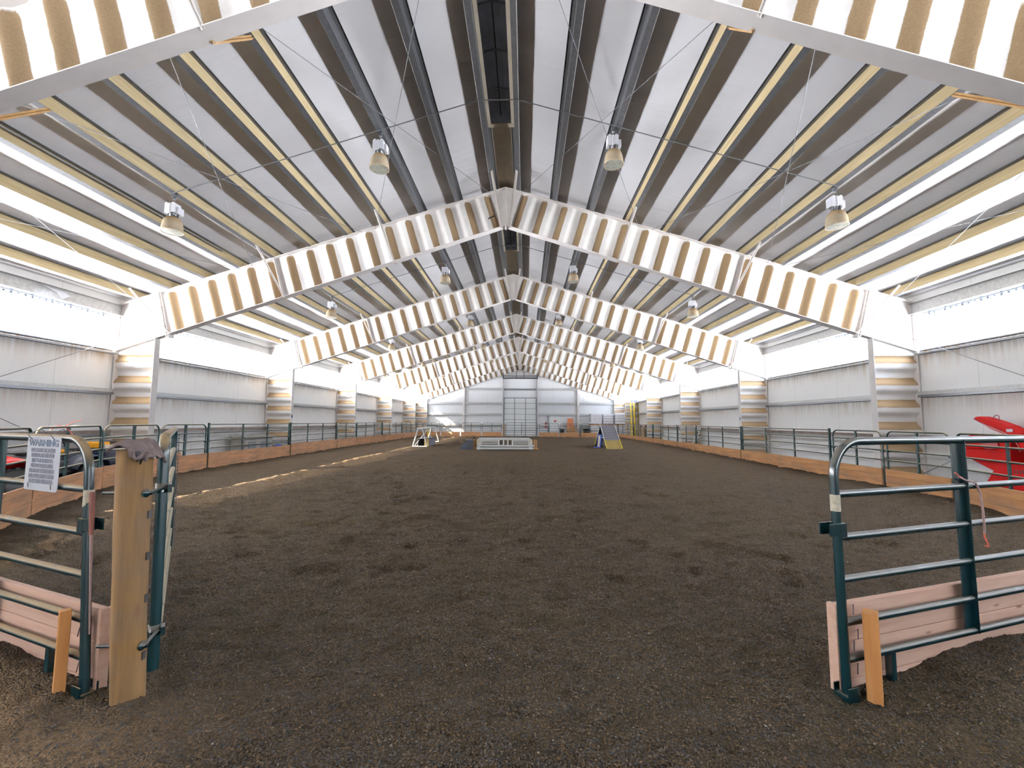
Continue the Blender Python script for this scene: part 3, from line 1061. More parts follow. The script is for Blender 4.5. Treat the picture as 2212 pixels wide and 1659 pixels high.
for z, nm in ((1.2, 'lowest'), (2.38, 'second'), (3.58, 'third'), (5.10, 'highest')):
    for (a, c), pn in zip(segs, sn):
        if z == 5.10 and pn.startswith('far'): continue
        b = MB()
        b.box2((a, YW - 0.21, z - 0.1), (c, YW - 0.204, z + 0.1))
        b.box2((a, YW - 0.21, z + 0.094), (c, YW - 0.01, z + 0.1))
        b.box2((a, YW - 0.21, z - 0.1), (c, YW - 0.15, z - 0.094))
        if z == 1.2 and pn == 'right of the door':
            b = MB()
            b.box2((a, YW - 0.21, z - 0.1), (3.1, YW - 0.204, z + 0.1))
            b.box2((a, YW - 0.21, z + 0.094), (3.1, YW - 0.01, z + 0.1))
            b.box2((4.6, YW - 0.21, z - 0.1), (c, YW - 0.204, z + 0.1))
            b.box2((4.6, YW - 0.21, z + 0.094), (c, YW - 0.01, z + 0.1))
        tag(b.build('end_girt', M['girt']), '%s grey girt of the far wall, %s section' % (nm, pn), 'girt', 'girts of the far wall')
b = MB()
b.box2((-1.8, YW - 0.2, 5.02), (1.8, YW - 0.01, 5.2))
tag(b.build('end_girt', M['galv']), 'grey girt crossing above the big far door', 'girt', 'girts of the far wall')
# sectional door
b = MB()
DW, DH = 1.76, 4.2
rows = 7
for i in range(rows):
    z0, z1 = DH * i / rows, DH * (i + 1) / rows
    b.box2((-DW, YW - 0.10, z0 + 0.006), (DW, YW - 0.05, z1 - 0.006))
d1 = struct(b.build('door_1', M['door']))
b = MB()
for x in (-DW, -0.59, 0.59, DW):
    b.box2((x - 0.035, YW - 0.125, 0), (x + 0.035, YW - 0.10, DH))
b.build('door_stile', M['galv_dark'], d1)
b = MB()
for i in range(1, rows):
    z = DH * i / rows
    b.box2((-DW, YW - 0.115, z - 0.018), (DW, YW - 0.10, z + 0.018))
b.box2((-DW, YW - 0.12, DH - 0.05), (DW, YW - 0.10, DH + 0.03))
b.build('door_rail', M['galv_dark'], d1)
b = MB()
for x in (-1.83, 1.83):
    b.box2((x - 0.02, YW - 0.30, 0), (x + 0.02, YW - 0.2, 6.9))
    for k in range(12): b.box((x, YW - 0.31, 4.3 + k * 0.22), (0.08, 0.03, 0.04))
b.build('door_track', M['galv_dark'], d1)
b = MB()
b.box2((-1.95, YW - 0.25, 6.28), (1.95, YW - 0.15, 6.42))
b.tube([(-1.95, YW - 0.32, 6.58), (1.95, YW - 0.32, 6.58)], 0.035, 8)
for x in (-0.4, 0.4):
    b.box2((x - 0.03, YW - 0.34, 6.3), (x + 0.03, YW - 0.26, 7.14))
for x in (-1.9, 1.9): b.lathe([(0.0, -0.05), (0.13, -0.05), (0.13, 0.05), (0.0, 0.05)], (x, YW - 0.32, 6.58), 14, 0, 'x')
b.build('door_spring_shaft', M['darkmetal'], d1)
# fire door
b = MB().box2((3.28, YW - 0.06, 0.0), (4.32, YW - 0.02, 2.1))
d2 = struct(b.build('door_2', M['door']))
b = MB()
b.box2((3.17, YW - 0.10, 0.0), (3.28, YW, 2.22))
b.box2((4.32, YW - 0.10, 0.0), (4.43, YW, 2.22))
b.box2((3.17, YW - 0.10, 2.1), (4.43, YW, 2.22))
b.build('door_frame', M['door'], d2)
b = MB()
b.box2((4.16, YW - 0.12, 1.0), (4.25, YW - 0.06, 1.06))
b.build('door_handle', M['galv'], d2)
b = MB().box2((3.72, YW - 0.075, 1.58), (3.95, YW - 0.06, 1.74))
o = b.build('door_sign', M['red'])
tag(o, 'small red sign on the pale fire door in the far wall', 'sign')
b = MB()
b.box2((3.02, YW - 0.2, 0), (3.10, YW - 0.1, 2.36))
tag(b.build('door_post', M['galv_dark']), 'thin grey post beside the pale fire door', 'post')
# fire extinguisher
r = thing('fire_extinguisher', 'red fire extinguisher hanging on the far wall beside the fire door', 'extinguisher', (2.82, YW - 0.12, 0.95))
b = MB()
b.lathe([(0.0, 0), (0.09, 0.01), (0.095, 0.05), (0.095, 0.42), (0.07, 0.50), (0.03, 0.53), (0.03, 0.56)], n=16)
b.build('cylinder', M['red'], r)
b = MB()
b.box((0, 0, 0.58), (0.14, 0.03, 0.05))
b.tube([(0.05, 0, 0.57), (0.12, -0.02, 0.5), (0.11, -0.04, 0.2)], 0.012, 6)
b.build('valve', M['black'], r)
b = MB().box((0, -0.09, 0.25), (0.09, 0.02, 0.12))
b.build('extinguisher_label', M['sign'], r)

# ------------------------------------------------------------------ livestock panels around the arena
def arc_corner(c, r, a0, a1, n=6):
    return [(c[0] + r * math.cos(a0 + (a1 - a0) * i / n), 0, c[1] + r * math.sin(a0 + (a1 - a0) * i / n)) for i in range(n + 1)]
RAILS = [0.20, 0.41, 0.66, 0.91, 1.17]
def make_panel(p0, p1, kind, label, group, name='livestock_panel', ztop_=1.47, braces=(0.5,), mat=None, rt=0.019, lean=0.0, rails=RAILS, plate=0.05, cat='panel', n=8, feet=True):
    mat = mat or M['green_far']
    p0, p1 = Vector((*p0, 0)), Vector((*p1, 0))
    d = p1 - p0
    L = d.length
    r = thing(name, label, cat, p0, math.atan2(d.y, d.x), group)
    if lean: r.rotation_euler.x = lean
    e = rt + 0.006
    b = MB()
    if kind == 'round':
        rc = 0.20
        zt = ztop_ - rt
        path = [(e, 0, -0.03)] + arc_corner((e + rc, zt - rc), rc, math.pi, math.pi / 2) + arc_corner((L - e - rc, zt - rc), rc, math.pi / 2, 0) + [(L - e, 0, -0.03)]
        b.tube(path, rt * 1.12, n)
    else:
        zt = ztop_ - rt
        b.box2((e - 0.027, -0.027, -0.03), (e + 0.027, 0.027, ztop_ + 0.03))
        b.box2((L - e - 0.027, -0.027, -0.03), (L - e + 0.027, 0.027, ztop_ + 0.03))
        b.tube([(e, 0, zt), (L - e, 0, zt)], rt, n)
    of = b.build('outer_frame', mat, r)
    for z in rails:
        MB().tube([(e, 0, z), (L - e, 0, z)], rt, n).build('rail', mat, r)
    for f in braces:
        x = L * f
        MB().box2((x - plate / 2, -0.016, rails[0]), (x + plate / 2, 0.016, zt)).build('upright_brace', mat, r)
    for x in (e, L - e):
        b = MB()
        b.box2((x - 0.04, -0.035, 0.86), (x + 0.04, 0.035, 0.92))
        b.build('connector_clip', mat, of)
    return r
def make_kick(p0, p1, label, group, mat, side, h=0.50, z0=-0.06, n=3, off=0.055, face_root=None):
    p0, p1 = Vector((*p0, 0)), Vector((*p1, 0))
    d = p1 - p0
    L = d.length
    r = thing('kickboard', label, 'kickboard', p0, math.atan2(d.y, d.x), group)
    hh = (h - z0) / n
    for i in range(n):
        b = MB()
        b.box2((0.012, side * (off - 0.018), z0 + hh * i + 0.0015), (L - 0.012, side * (off + 0.018), z0 + hh * (i + 1) - 0.0015))
        b.build('plank', mat, r, bevel=0.003)
    return r

def along(tab, side):
    return tab
GL, GR, GE = 'green pipe panels along the left wall', 'green pipe panels along the right wall', 'green pipe panels along the far end'
KL, KR, KE = 'kickboards along the left wall', 'kickboards along the right wall', 'kickboards along the far end'
XL, XR, YR = -10.05, 10.05, 45.5
left = [((-6.1, 4.75), (-7.74, 7.22), 'round', (0.5,)),
        ((-7.78, 7.30), (-9.30, 10.02), 'round', (0.42,)),
        ((-9.34, 10.10), (-9.92, 12.38), 'round', (0.5,)),
        ((-9.93, 12.46), (XL, 14.43), 'round', (0.5,)),
        ((XL, 14.50), (XL, 19.60), 'square', (0.36, 0.67)),
        ((XL, 19.68), (XL, 24.55), 'square', (0.33, 0.66)),
        ((XL, 24.62), (XL, 27.45), 'round', (0.45,)),
        ((XL, 27.52), (XL, 32.45), 'square', (0.33, 0.66)),
        ((XL, 32.52), (XL, 37.75), 'square', (0.33, 0.66)),
        ((XL, 37.85), (XL, 40.70), 'round', (0.5,)),
        ((XL, 40.80), (XL, 45.35), 'round', (0.5,))]
for i, (a, c, k, br) in enumerate(left):
    shape = 'round-cornered' if k == 'round' else 'square-cornered'
    make_panel(a, c, k, 'green %s pipe panel along the left wall, %s from the camera' % (shape, ORD[i]), GL, braces=br, mat=M['green_cream'] if i < 4 else None, plate=0.09 if i < 4 else 0.05)
    # the arena side is on the right of the travel direction
    make_kick(a, c, 'grimy wooden kickboard at the foot of the left rail, %s from the camera' % ORD[i], KL, M['plank'], -1, h=0.50 + 0.06 * (i > 4), n=4)
right = [((9.06, 7.02), (9.83, 9.80), 'round', (0.5,)),
         ((9.85, 9.90), (10.02, 11.86), 'round', (0.48,)),
         ((10.02, 11.96), (XR, 13.92), 'round', (0.5,)),
         ((XR, 14.02), (XR, 19.58), 'square', (0.33, 0.66)),
         ((XR, 19.66), (XR, 24.78), 'square', (0.36, 0.68)),
         ((XR, 24.86), (XR, 27.70), 'round', (0.5,)),
         ((XR, 27.80), (XR, 33.00), 'square', (0.33, 0.66)),
         ((XR, 33.08), (XR, 38.80), 'square', (0.3, 0.6)),
         ((XR, 38.88), (XR, 45.35), 'square', (0.33, 0.66))]
for i, (a, c, k, br) in enumerate(right):
    shape = 'round-cornered' if k == 'round' else 'square-cornered'
    make_panel(a, c, k, 'green %s pipe panel along the right wall, %s from the camera' % (shape, ORD[i]), GR, braces=br, ztop_=1.42)
    make_kick(a, c, 'orange-brown wooden kickboard at the foot of the right rail, %s from the camera' % ORD[i], KR, M['plank_orange'], 1, h=0.43)
endx = [-10.08, -8.19, -6.12, -3.92, -1.80]
for i in range(4):
    a, c = endx[i] + 0.05, endx[i + 1] - 0.05
    make_panel((a, YR), (c, YR), 'round', 'green round-cornered pipe panel at the far end, %s from the left corner' % ORD[i].replace('nearest', 'first'), GE, ztop_=1.45)
    make_kick((a, YR), (c, YR), 'wooden kickboard at the far end, %s from the left corner' % ORD[i].replace('nearest', 'first'), KE, M['plank_orange'], -1, h=0.52)
endx = [1.95, 4.11, 6.20, 8.19, 10.10]
for i in range(4):
    a, c = endx[i] + 0.05, endx[i + 1] - 0.05
    make_panel((a, YR), (c, YR), 'round', 'green round-cornered pipe panel at the far end, %s to the right of the big door' % ORD[i].replace('nearest', 'first'), GE, ztop_=1.42)
    make_kick((a, YR), (c, YR), 'wooden kickboard at the far end, %s to the right of the big door' % ORD[i].replace('nearest', 'first'), KE, M['plank_orange'], -1, h=0.50)
make_panel((-1.45, YR), (1.86, YR), 'round', 'wide green pipe gate in front of the big far door', None, name='far_gate', cat='gate', ztop_=1.50, braces=(0.5,), rails=[0.25, 0.5, 0.72, 0.95, 1.2])
b = MB().tube([(-1.63, YR, -0.05), (-1.63, YR, 1.35)], 0.09, 12)
tag(b.build('gate_post', M['post']), 'weathered wooden gate post by the far gate', 'post')

# ------------------------------------------------------------------ foreground: right panel
def near_panel(base, direction, L, side, label, brace_at, zt, lean, plank_len, mt='green'):
    ang = math.atan2(direction[1], direction[0])
    r = thing('livestock_panel', label, 'panel', (base[0], base[1], 0), ang, 'panels beside the open gateway')
    rt = 0.0225
    sh = Matrix(((1, 0, -lean, 0), (0, 1, 0, 0), (0, 0, 1, 0), (0, 0, 0, 1)))   # the end upright leans a little
    rc = 0.22
    z1 = zt - rt
    b = MB()
    path = [(0, 0, 0.0), (-lean * 0.6, 0, 0.6), (-lean * 1.15, 0, z1 - rc)]
    c = (-lean * 1.25 + rc, z1 - rc)
    path = path[:2] + arc_corner(c, rc, math.pi, math.pi / 2, 10) + [(L - rc, 0, z1)] + [(L - 0.02, 0, z1 - 0.15), (L, 0, z1 - rc), (L, 0, 0)]
    b.tube(path, 0.0255, 14)
    of = b.build('outer_frame', M[mt], r)
    for z in (0.20, 0.41, 0.66, 0.91, 1.17):
        MB().tube([(-lean * z, 0, z), (L, 0, z)], rt, 12).build('rail', M[mt], r)
    for x in brace_at:
        b = MB()
        b.box2((x - 0.05, -0.004, 0.19), (x + 0.05, 0.004, z1))
        b.box2((x + 0.042, -0.03, 0.19), (x + 0.05, 0.03, z1))
        b.build('upright_brace', M[mt], r)
    b = MB()
    b.box2((0.37, -0.02, -0.06), (0.41, 0.02, 0.2))
    b.build('foot_pipe', M[mt], r)
    # foot bracket
    b = MB()
    b.box2((-0.045, -0.045, -0.03), (0.045, 0.045, 0.012))
    b.box2((-0.045, -0.045, -0.03), (0.045, -0.038, 0.06))
    b.box2((-0.045, 0.038, -0.03), (0.045, 0.045, 0.06))
    b.build('foot_bracket', M[mt], of)
    # latch lug at the free end
    b = MB()
    xl = -lean * 0.98
    b.box2((xl - 0.10, -0.035, 0.93), (xl - 0.02, -0.028, 1.0))
    b.box2((xl - 0.10, 0.028, 0.93), (xl - 0.02, 0.035, 1.0))
    b.box2((xl - 0.02, -0.036, 0.92), (xl + 0.036, 0.036, 1.0))
    b.build('latch_lug', M[mt], of)
    b = MB()
    xt = -lean * 1.1
    b.lathe([(0.027, 1.07), (0.027, 1.17)], (xt, 0, 0), 14)
    b.build('paper_label', M['tape'], of)['label'] = 'torn cream paper label'
    return r
RB = Vector((2.505, 2.81))
RD = (Vector((4.25, 3.44)) - RB)
pr_ = near_panel(RB, RD, 3.4, 1, 'green pipe panel at the right edge of the foreground with a cream label', (1.19,), 1.515, 0.008, 0)
LB = Vector((-1.985, 2.64))
LD = (Vector((-3.10, 3.05)) - LB)
pl_ = near_panel(LB, LD, 3.4, -1, 'green pipe panel at the left edge of the foreground carrying the warning sign', (1.25,), 1.50, -0.115, 0, 'green_dusty')
# left panel: mirrored lean is along its own axis, its frame starts by the post

def near_kick(base, d, off, label, h, L=3.3):
    ang = math.atan2(d[1], d[0])
    r = thing('kickboard', label, 'kickboard', (base[0], base[1], 0), ang, 'kickboards beside the open gateway')
    zs = [-0.12, 0.05, 0.27, h]
    for i in range(3):
        b = MB()
        b.box2((-0.01, off, zs[i] + 0.002), (L, off + 0.038, zs[i + 1] - 0.002))
        b.build('plank', M['plank_new'], r, bevel=0.004)
    b = MB()
    o2 = off + (0.038 if off > 0 else -0.038)
    b.box2((-0.036, off - 0.01, -0.1), (-0.004, off + 0.05, h))
    b.build('end_board', M['plank_new'], r, bevel=0.004)
    return r
near_kick(RB + RD.normalized() * 0.03, RD, 0.045, 'fresh pine kickboard behind the right foreground panel', 0.50)
near_kick(LB, LD, -0.045 - 0.038, 'fresh pine kickboard behind the left foreground panel', 0.465)
def stake(x, y, h, rz, label, tilt=0.0, k=1.0):
    b = MB()
    b.box2((-0.031 * k, -0.027 * k, -0.08), (0.031 * k, 0.027 * k, h))
    o = b.build('wooden_stake', M['stake'], None, bevel=0.004)
    o.location = (x, y, 0)
    o.rotation_euler = (0, tilt, rz)
    tag(o, label, 'stake', 'stakes wedging the near panels')
stake(2.66, 2.80, 0.49, 0.9, 'square orange pine stake wedged against the right foreground panel', -0.04, 1.4)
stake(-2.12, 2.62, 0.475, -0.7, 'square orange pine stake wedged against the left foreground panel', -0.04)
# wire ties of the boards
for base, d, off, side in ((RB, RD, 0.09, 'right'), (LB, LD, -0.09, 'left')):
    dn = d.normalized()
    nn = Vector((-dn.y, dn.x)) * (1 if off > 0 else -1)
    b = MB()
    for k, (x, z) in enumerate(((0.09, 0.45), (0.12, 0.30), (0.08, 0.24), (0.10, 0.10))):
        p = base + dn * x
        q = base + dn * (x + 0.07) + nn * 0.045
        b.tube([(p.x, p.y, z), ((p.x + q.x) / 2, (p.y + q.y) / 2, z + 0.03), (q.x, q.y, z + 0.03)], 0.003, 5)
    o = b.build('wire_tie', M['darkmetal'])
    tag(o, 'thin twisted wire tying the %s foreground panel to its kickboard' % side, 'wire')

# strap hanging on the right panel
P = RB + RD.normalized() * 1.30
nv = Vector((RD.normalized().y, -RD.normalized().x))
b = MB()
P3 = lambda a, z, o=0.03: (P.x + RD.normalized().x * a + nv.x * o, P.y + RD.normalized().y * a + nv.y * o, z)
b.tube([P3(-0.16, 1.24), P3(-0.09, 1.215), P3(-0.02, 1.205), P3(0.02, 1.19), P3(0.06, 1.12), P3(0.075, 1.0), P3(0.075, 0.88), P3(0.07, 0.84)], 0.007, 6)
sr = thing('hanging_strap', 'pinkish elastic strap with orange hook hanging from the right foreground panel', 'strap', (P.x, P.y, 0.8))
world_part(b.build('cord', M['strap']), sr)
b = MB()
b.tube([P3(0.07, 0.85), P3(0.07, 0.82), P3(0.085, 0.79), P3(0.10, 0.775), P3(0.095, 0.75), P3(0.07, 0.76)], 0.006, 6)
world_part(b.build('hook', M['twine']), sr)
b = MB()
b.tube([P3(-0.20, 1.27), P3(-0.16, 1.245), P3(-0.12, 1.23)], 0.006, 6)
world_part(b.build('knot', M['twine']), sr)

# ------------------------------------------------------------------ foreground: post, gate, cap, sign
r = thing('gate_post', 'thick round wooden post in the left foreground with a cap on top', 'post', (-1.69, 2.61, 0))
b = MB()
prof = []
base_c, top_c = Vector((0, 0, -0.15)), Vector((-0.060, -0.02, 1.425))
vs, fs = [], []
n, rows = 36, 26
for i in range(rows + 1):
    k = i / rows
    c = base_c.lerp(top_c, k)
    for j in range(n):
        a = 2 * math.pi * j / n
        rr = 0.079 + 0.008 * k + 0.003 * math.sin(a * 3 + k * 5) + 0.0015 * math.sin(a * 7 + k * 17)
        vs.append((c.x + rr * math.cos(a), c.y + rr * math.sin(a), c.z))
for i in range(rows):
    for j in range(n):
        q = (j + 1) % n
        fs.append((i * n + j, i * n + q, (i + 1) * n + q, (i + 1) * n + j))
b.add(vs, fs, 0, True)
b.add(vs[-n:], [tuple(range(n))], 0)
b.build('post_body', M['post'], r)
for z in (1.04, 0.80, 0.56, 0.24):
    k = (z + 0.15) / 1.575
    b = MB().box((-0.060 * k + 0.083 + 0.008 * k, 0.0, z), (0.008, 0.022, 0.045))
    b.build('dark_staple', M['darkmetal'], r)
# threaded hinge rods through the post
GB = Vector((-1.715, 2.80))
for z, dz in ((1.17, 0), (0.30, 0)):
    k = (z + 0.15) / 1.62
    cx, cy = -1.69 - 0.060 * k, 2.61 - 0.02 * k
    b = MB()
    hx, hy = GB.x - 0.04 * z, GB.y
    dirv = Vector((hx + 0.02 - cx, hy - cy, 0))
    a = Vector((cx - 1.69 * 0 - 0.22, cy - 0.02, z))
    e1 = Vector((cx + 0.10, cy - 0.02, z))
    b.tube([(cx - 0.16, cy - 0.03, z + 0.0), (cx + 0.12, cy - 0.0, z)], 0.010, 8)
    b.tube([(cx + 0.10, cy - 0.01, z), (hx + 0.05, hy - 0.03, z)], 0.012, 8)
    b.lathe([(0.0, 0.0), (0.026, 0.0), (0.026, 0.006), (0.014, 0.010), (0.014, 0.025), (0.0, 0.025)], (cx + 0.084, cy - 0.01, z), 12, 0, 'x')
    world_part(b.build('hinge_rod', M['green']), r)

# cloth cap lying over the post top
cp = thing('cloth_cap', 'crumpled grey brown cloth cap draped over the top of the wooden post', 'cap', (-1.735, 2.59, 1.42))
b = MB()
n1, n2 = 26, 18
vs, fs = [], []
rs = random.Random(3)
for i in range(n1 + 1):
    u = i / n1
    for j in range(n2 + 1):
        v = j / n2
        lx = -0.092 + 0.212 * u
        ly = (-0.12 + 0.24 * v) * (0.55 + 0.45 * math.sin(math.pi * min(1, u * 1.15 + 0.12)))
        rr = math.hypot(lx, ly)
        z = 0.03 + 0.022 * math.sin(u * 3.0) - 0.22 * max(0, u - 0.55) ** 1.3 - 0.06 * max(0, 0.3 - u)
        z += 0.006 * math.sin(u * 19 + v * 5) + 0.005 * math.sin(v * 16 + u * 7)
        z -= 0.9 * max(0, abs(v - 0.5) - 0.38) * 0.25
        if 0.6 < u < 0.85 and v < 0.3: z -= (0.3 - v) * 0.15
        vs.append((lx, ly, z))
for i in range(n1):
    for j in range(n2):
        a = i * (n2 + 1) + j
        fs.append((a, a + n2 + 1, a + n2 + 2, a + 1))
b.add(vs, fs, 0, True)
o = b.build('cap_body', M['cloth'], cp)
sm = o.modifiers.new('solid', 'SOLIDIFY')
sm.thickness = 0.012
sm.offset = 1
b = MB()
b.tube([(0.06, -0.085, 0.0), (0.072, -0.095, -0.03), (0.092, -0.10, -0.045), (0.108, -0.092, -0.03), (0.112, -0.075, 0.0)], [0.008, 0.011, 0.012, 0.011, 0.008], 8)
b.build('cap_band', M['cloth'], cp)
b = MB()
b.tube([(0.072, -0.078, -0.008), (0.088, -0.085, -0.024), (0.10, -0.075, -0.012)], 0.013, 8)
b.build('cap_lining', M['cloth_dark'], cp)

# open gate swung into the arena behind the post
GE_ = Vector((-3.645, 5.25))
gd = GE_ - GB
g = thing('green_gate', 'open green pipe gate seen edge-on beside the wooden post', 'gate', (GB.x, GB.y, 0), math.atan2(gd.y, gd.x))
g.rotation_euler.x = -0.016          # the gate leans a little on its hinges
L = gd.length
b = MB()
rc = 0.12
path = [(0, 0, 0.06)] + arc_corner((rc, 1.49 - rc), rc, math.pi, math.pi / 2, 8) + arc_corner((L - rc, 1.49 - rc), rc, math.pi / 2, 0, 6) + [(L, 0, 0.06)]
b.tube(path, 0.031, 14)
of = b.build('outer_frame', M['green_dusty'], g)
for z in (0.09, 0.30, 0.54, 0.78, 1.02, 1.25):
    MB().tube([(0, 0, z), (L, 0, z)], 0.024, 12).build('rail', M['green_cream'], g)
for x in (1.0, 2.1):
    b = MB()
    b.box2((x - 0.04, 0.024, 0.10), (x + 0.04, 0.030, 1.46))
    b.build('upright_brace', M['green'], g)
for z in (1.17, 0.30):
    b = MB()
    b.lathe([(0.036, z - 0.03), (0.036, z + 0.03), (0.030, z + 0.03)], n=14)
    b.box2((-0.07, -0.05, z - 0.025), (0.0, -0.03, z + 0.025))
    b.build('hinge_collar', M['green'], of)
b = MB()
for k in range(60):
    z = 1.42 - k * 0.021
    b.box((L - 0.10 + 0.006 * math.sin(k * 1.9), -0.045, z), (0.014 if k % 2 else 0.007, 0.007 if k % 2 else 0.014, 0.019))
b.build('chain', M['darkmetal'], g)

# warning sign wired on the left panel
ld = LD.normalized()
sa = LB + ld * 0.24
ang = math.atan2(-ld.y, -ld.x)
fn = Vector((ld.y, -ld.x))
if fn.y > 0: fn = -fn
cpos = LB + ld * 0.615 + fn * 0.034
sg = thing('warning_sign', 'white warning sign with grey text wired to the left foreground panel', 'sign', (cpos.x, cpos.y, 1.312), ang)
b = MB()
SW_, SH_ = 0.41, 0.35
pts = []
for cx, cz, a0 in ((SW_ / 2 - 0.02, SH_ / 2 - 0.02, 0), (-SW_ / 2 + 0.02, SH_ / 2 - 0.02, 90), (-SW_ / 2 + 0.02, -SH_ / 2 + 0.02, 180), (SW_ / 2 - 0.02, -SH_ / 2 + 0.02, 270)):
    for k in range(5):
        a = R(a0 + 22.5 * k)
        pts.append((cx + 0.02 * math.cos(a), cz + 0.02 * math.sin(a)))
b.prism(pts, -0.0015, 0.0015, 'xz')
sb_ = b.build('sign_board', M['sign'], sg)
t = text_mesh('WARNING', 0.058, M['ink_dark'], sb_, 'heading', 0.0008, 0.0018, 1.30)
t.rotation_euler = (R(90), 0, 0)
t.location = (0, -0.003, 0.132)
lines = ['UNDER COLORADO LAW, AN EQUINE', 'PROFESSIONAL IS NOT LIABLE FOR AN', 'INJURY TO OR THE DEATH OF A', 'PARTICIPANT IN EQUINE ACTIVITIES', 'RESULTING FROM THE INHERENT RISKS OF', 'EQUINE ACTIVITIES, PURSUANT TO SECTION', '13-21-119, COLORADO REVISED STATUTES.']
for k, tx in enumerate(lines):
    t = text_mesh(tx, 0.036, M['ink'], sb_, 'text_line', 0.0006, 0.0012, 0.345 / (0.036 * 0.60 * len(tx)) * (len(tx) / 38) ** 0.55)
    t.rotation_euler = (R(90), 0, 0)
    t.location = (0, -0.003, 0.085 - k * 0.0335)
b = MB()
for x in (-0.14, 0.14):
    b.tube([(x, -0.006, 0.155), (x, -0.03, 0.19), (x, 0.03, 0.225), (x, 0.07, 0.19), (x, 0.01, 0.15)], 0.0025, 5)
    b.tube([(x, -0.006, -0.16), (x, -0.008, -0.13)], 0.0025, 5)
b.build('wire_tie', M['darkmetal'], sg)
# stickers and whip at the left panel's end upright
b = MB()
LBx = LB - ld * 0.0
px0 = LB + (-ld) * (-0.09 * -1.0)
hx = LB.x + 0.055
b = MB()
b.tube([(-1.985, 2.60, 0.92), (-1.992, 2.60, 1.05), (-2.0, 2.60, 1.17)], [0.011, 0.014, 0.015], 8)
wr_ = thing('riding_whip', 'long thin whip with reddish brown handle leaning on the left foreground panel', 'whip', (-1.96, 2.6, 0.4))
world_part(b.build('handle', M['rust']), wr_)
b = MB()
b.tube([(-1.955, 2.61, 0.35), (-1.97, 2.605, 0.65), (-1.985, 2.60, 0.93)], [0.004, 0.006, 0.009], 8)
world_part(b.build('shaft', M['strap']), wr_)

# torn scrap of liner under the left eave and a black bar hanging at the ridge
b = MB()
q = [(-11.36, 10.2, 4.93), (-11.36, 10.75, 4.90), (-11.0, 10.62, 4.72), (-11.05, 10.45, 4.60), (-11.08, 10.35, 4.74), (-11.12, 10.48, 4.80)]
b.add(q, [(0, 1, 5), (1, 2, 5), (2, 3, 5), (3, 4, 5), (4, 0, 5)])
o = b.build('torn_liner', M['lamp_white'])
tag(o, 'torn white scrap of liner hanging under the left eave', 'scrap')
hb = thing('hanging_bar', 'small black bar hanging on two wires beside the peak of the second frame', 'bar', (-0.40, 12.15, 7.45))
MB().bar((-0.09, 0, -0.04), (0.09, 0, 0.05), 0.03, 0.03).build('bar_body', M['black'], hb)
for xx, zz in ((-0.07, -0.03), (0.08, 0.04)):
    MB().tube([(xx, 0, zz), (0.06, 0.1, 1.0)], 0.004, 5).build('wire', M['rod'], hb)

# orange twine bow on the left rail
tp = Vector((-8.32, 8.27, 1.46))
b = MB()
for dx, dy, dz, ex in ((0.12, 0.2, 0.12, 0.02), (-0.12, -0.15, -0.02, 0.03), (0.06, 0.15, -0.22, 0.0), (0.09, 0.16, -0.28, 0.0), (-0.1, -0.18, -0.07, 0.0)):
    b.tube([tp, tp + Vector((dx / 2 + ex, dy / 2, dz / 2 + 0.03)) , tp + Vector((dx, dy, dz)) * 1.0], 0.006, 5)
o = b.build('twine_bow', M['twine'])
tag(o, 'orange baling twine knotted on the top rail of the left fence', 'twine')

# ------------------------------------------------------------------ arena obstacles
# dog agility A-frame
r = thing('agility_ramp', 'grey and yellow A-shaped agility ramp standing in the far right of the arena', 'ramp', (5.45, 28.9, 0))
def ramp_part(name, f0, f1, mat, sgn, w0=0.03, w1=0.92, th=0.03):
    run, H = (2.28, 1.41)
    p = lambda f: (sgn * run * (1 - f), H * f)
    (ya, za), (yb, zb) = p(f0), p(f1)
    b = MB()
    b.add([(w0, ya, za), (w1, ya, za), (w1, yb, zb), (w0, yb, zb), (w0, ya, za - th), (w1, ya, za - th), (w1, yb, zb - th), (w0, yb, zb - th)],
          [(0, 1, 2, 3), (7, 6, 5, 4), (0, 4, 5, 1), (1, 5, 6, 2), (2, 6, 7, 3), (3, 7, 4, 0)])
    return b.build(name, mat, r)
for sgn in (-1, 1):
    ramp_part('grey_deck', 0.345, 1.0, M['grey'], sgn)
    ramp_part('yellow_deck', 0.0, 0.345, M['yellow_worn'], sgn)
    for w in (0.0, 0.92):
        b = MB()
        run, H = 2.28, 1.41
        y0_, z0_ = sgn * run, 0.0
        ym, zm = sgn * run * 0.655, H * 0.345
        b.bar((w + 0.015, ym, zm), (w + 0.015, 0, H), 0.03, 0.08, (0, 0, 1), 0)
        b.bar((w + 0.015, y0_, z0_ + 0.02), (w + 0.015, ym, zm), 0.03, 0.08, (0, 0, 1), 1)
        b.build('side_rail', [M['blue_white'], M['yellow']], r)
    b = MB()
    for k in range(1, 12):
        f = k / 12
        y_, z_ = sgn * 2.28 * (1 - f), 1.41 * f
        b.bar((0.03, y_, z_ + 0.006), (0.92, y_, z_ + 0.006), 0.022, 0.010, (0, 0, 1), 0 if f > 0.345 else 1)
    b.build('slat', [M['navy'], M['yellow_line']], r)
b = MB()
b.bar((0.015, -1.2, 0.62), (0.015, 1.2, 0.62), 0.03, 0.05)
b.bar((0.93, -1.2, 0.62), (0.93, 1.2, 0.62), 0.03, 0.05)
b.build('tie_bar', M['blue_white'], r)
b = MB()
b.add([(0.4, -1.95, 0.02), (0.4, 1.95, 0.02), (0.4, 0, 1.33), (0.43, -1.95, 0.02), (0.43, 1.95, 0.02), (0.43, 0, 1.33)], [(0, 1, 2), (5, 4, 3), (0, 3, 4, 1), (1, 4, 5, 2), (2, 5, 3, 0)])
b.build('inner_panel', M['navy'], r)
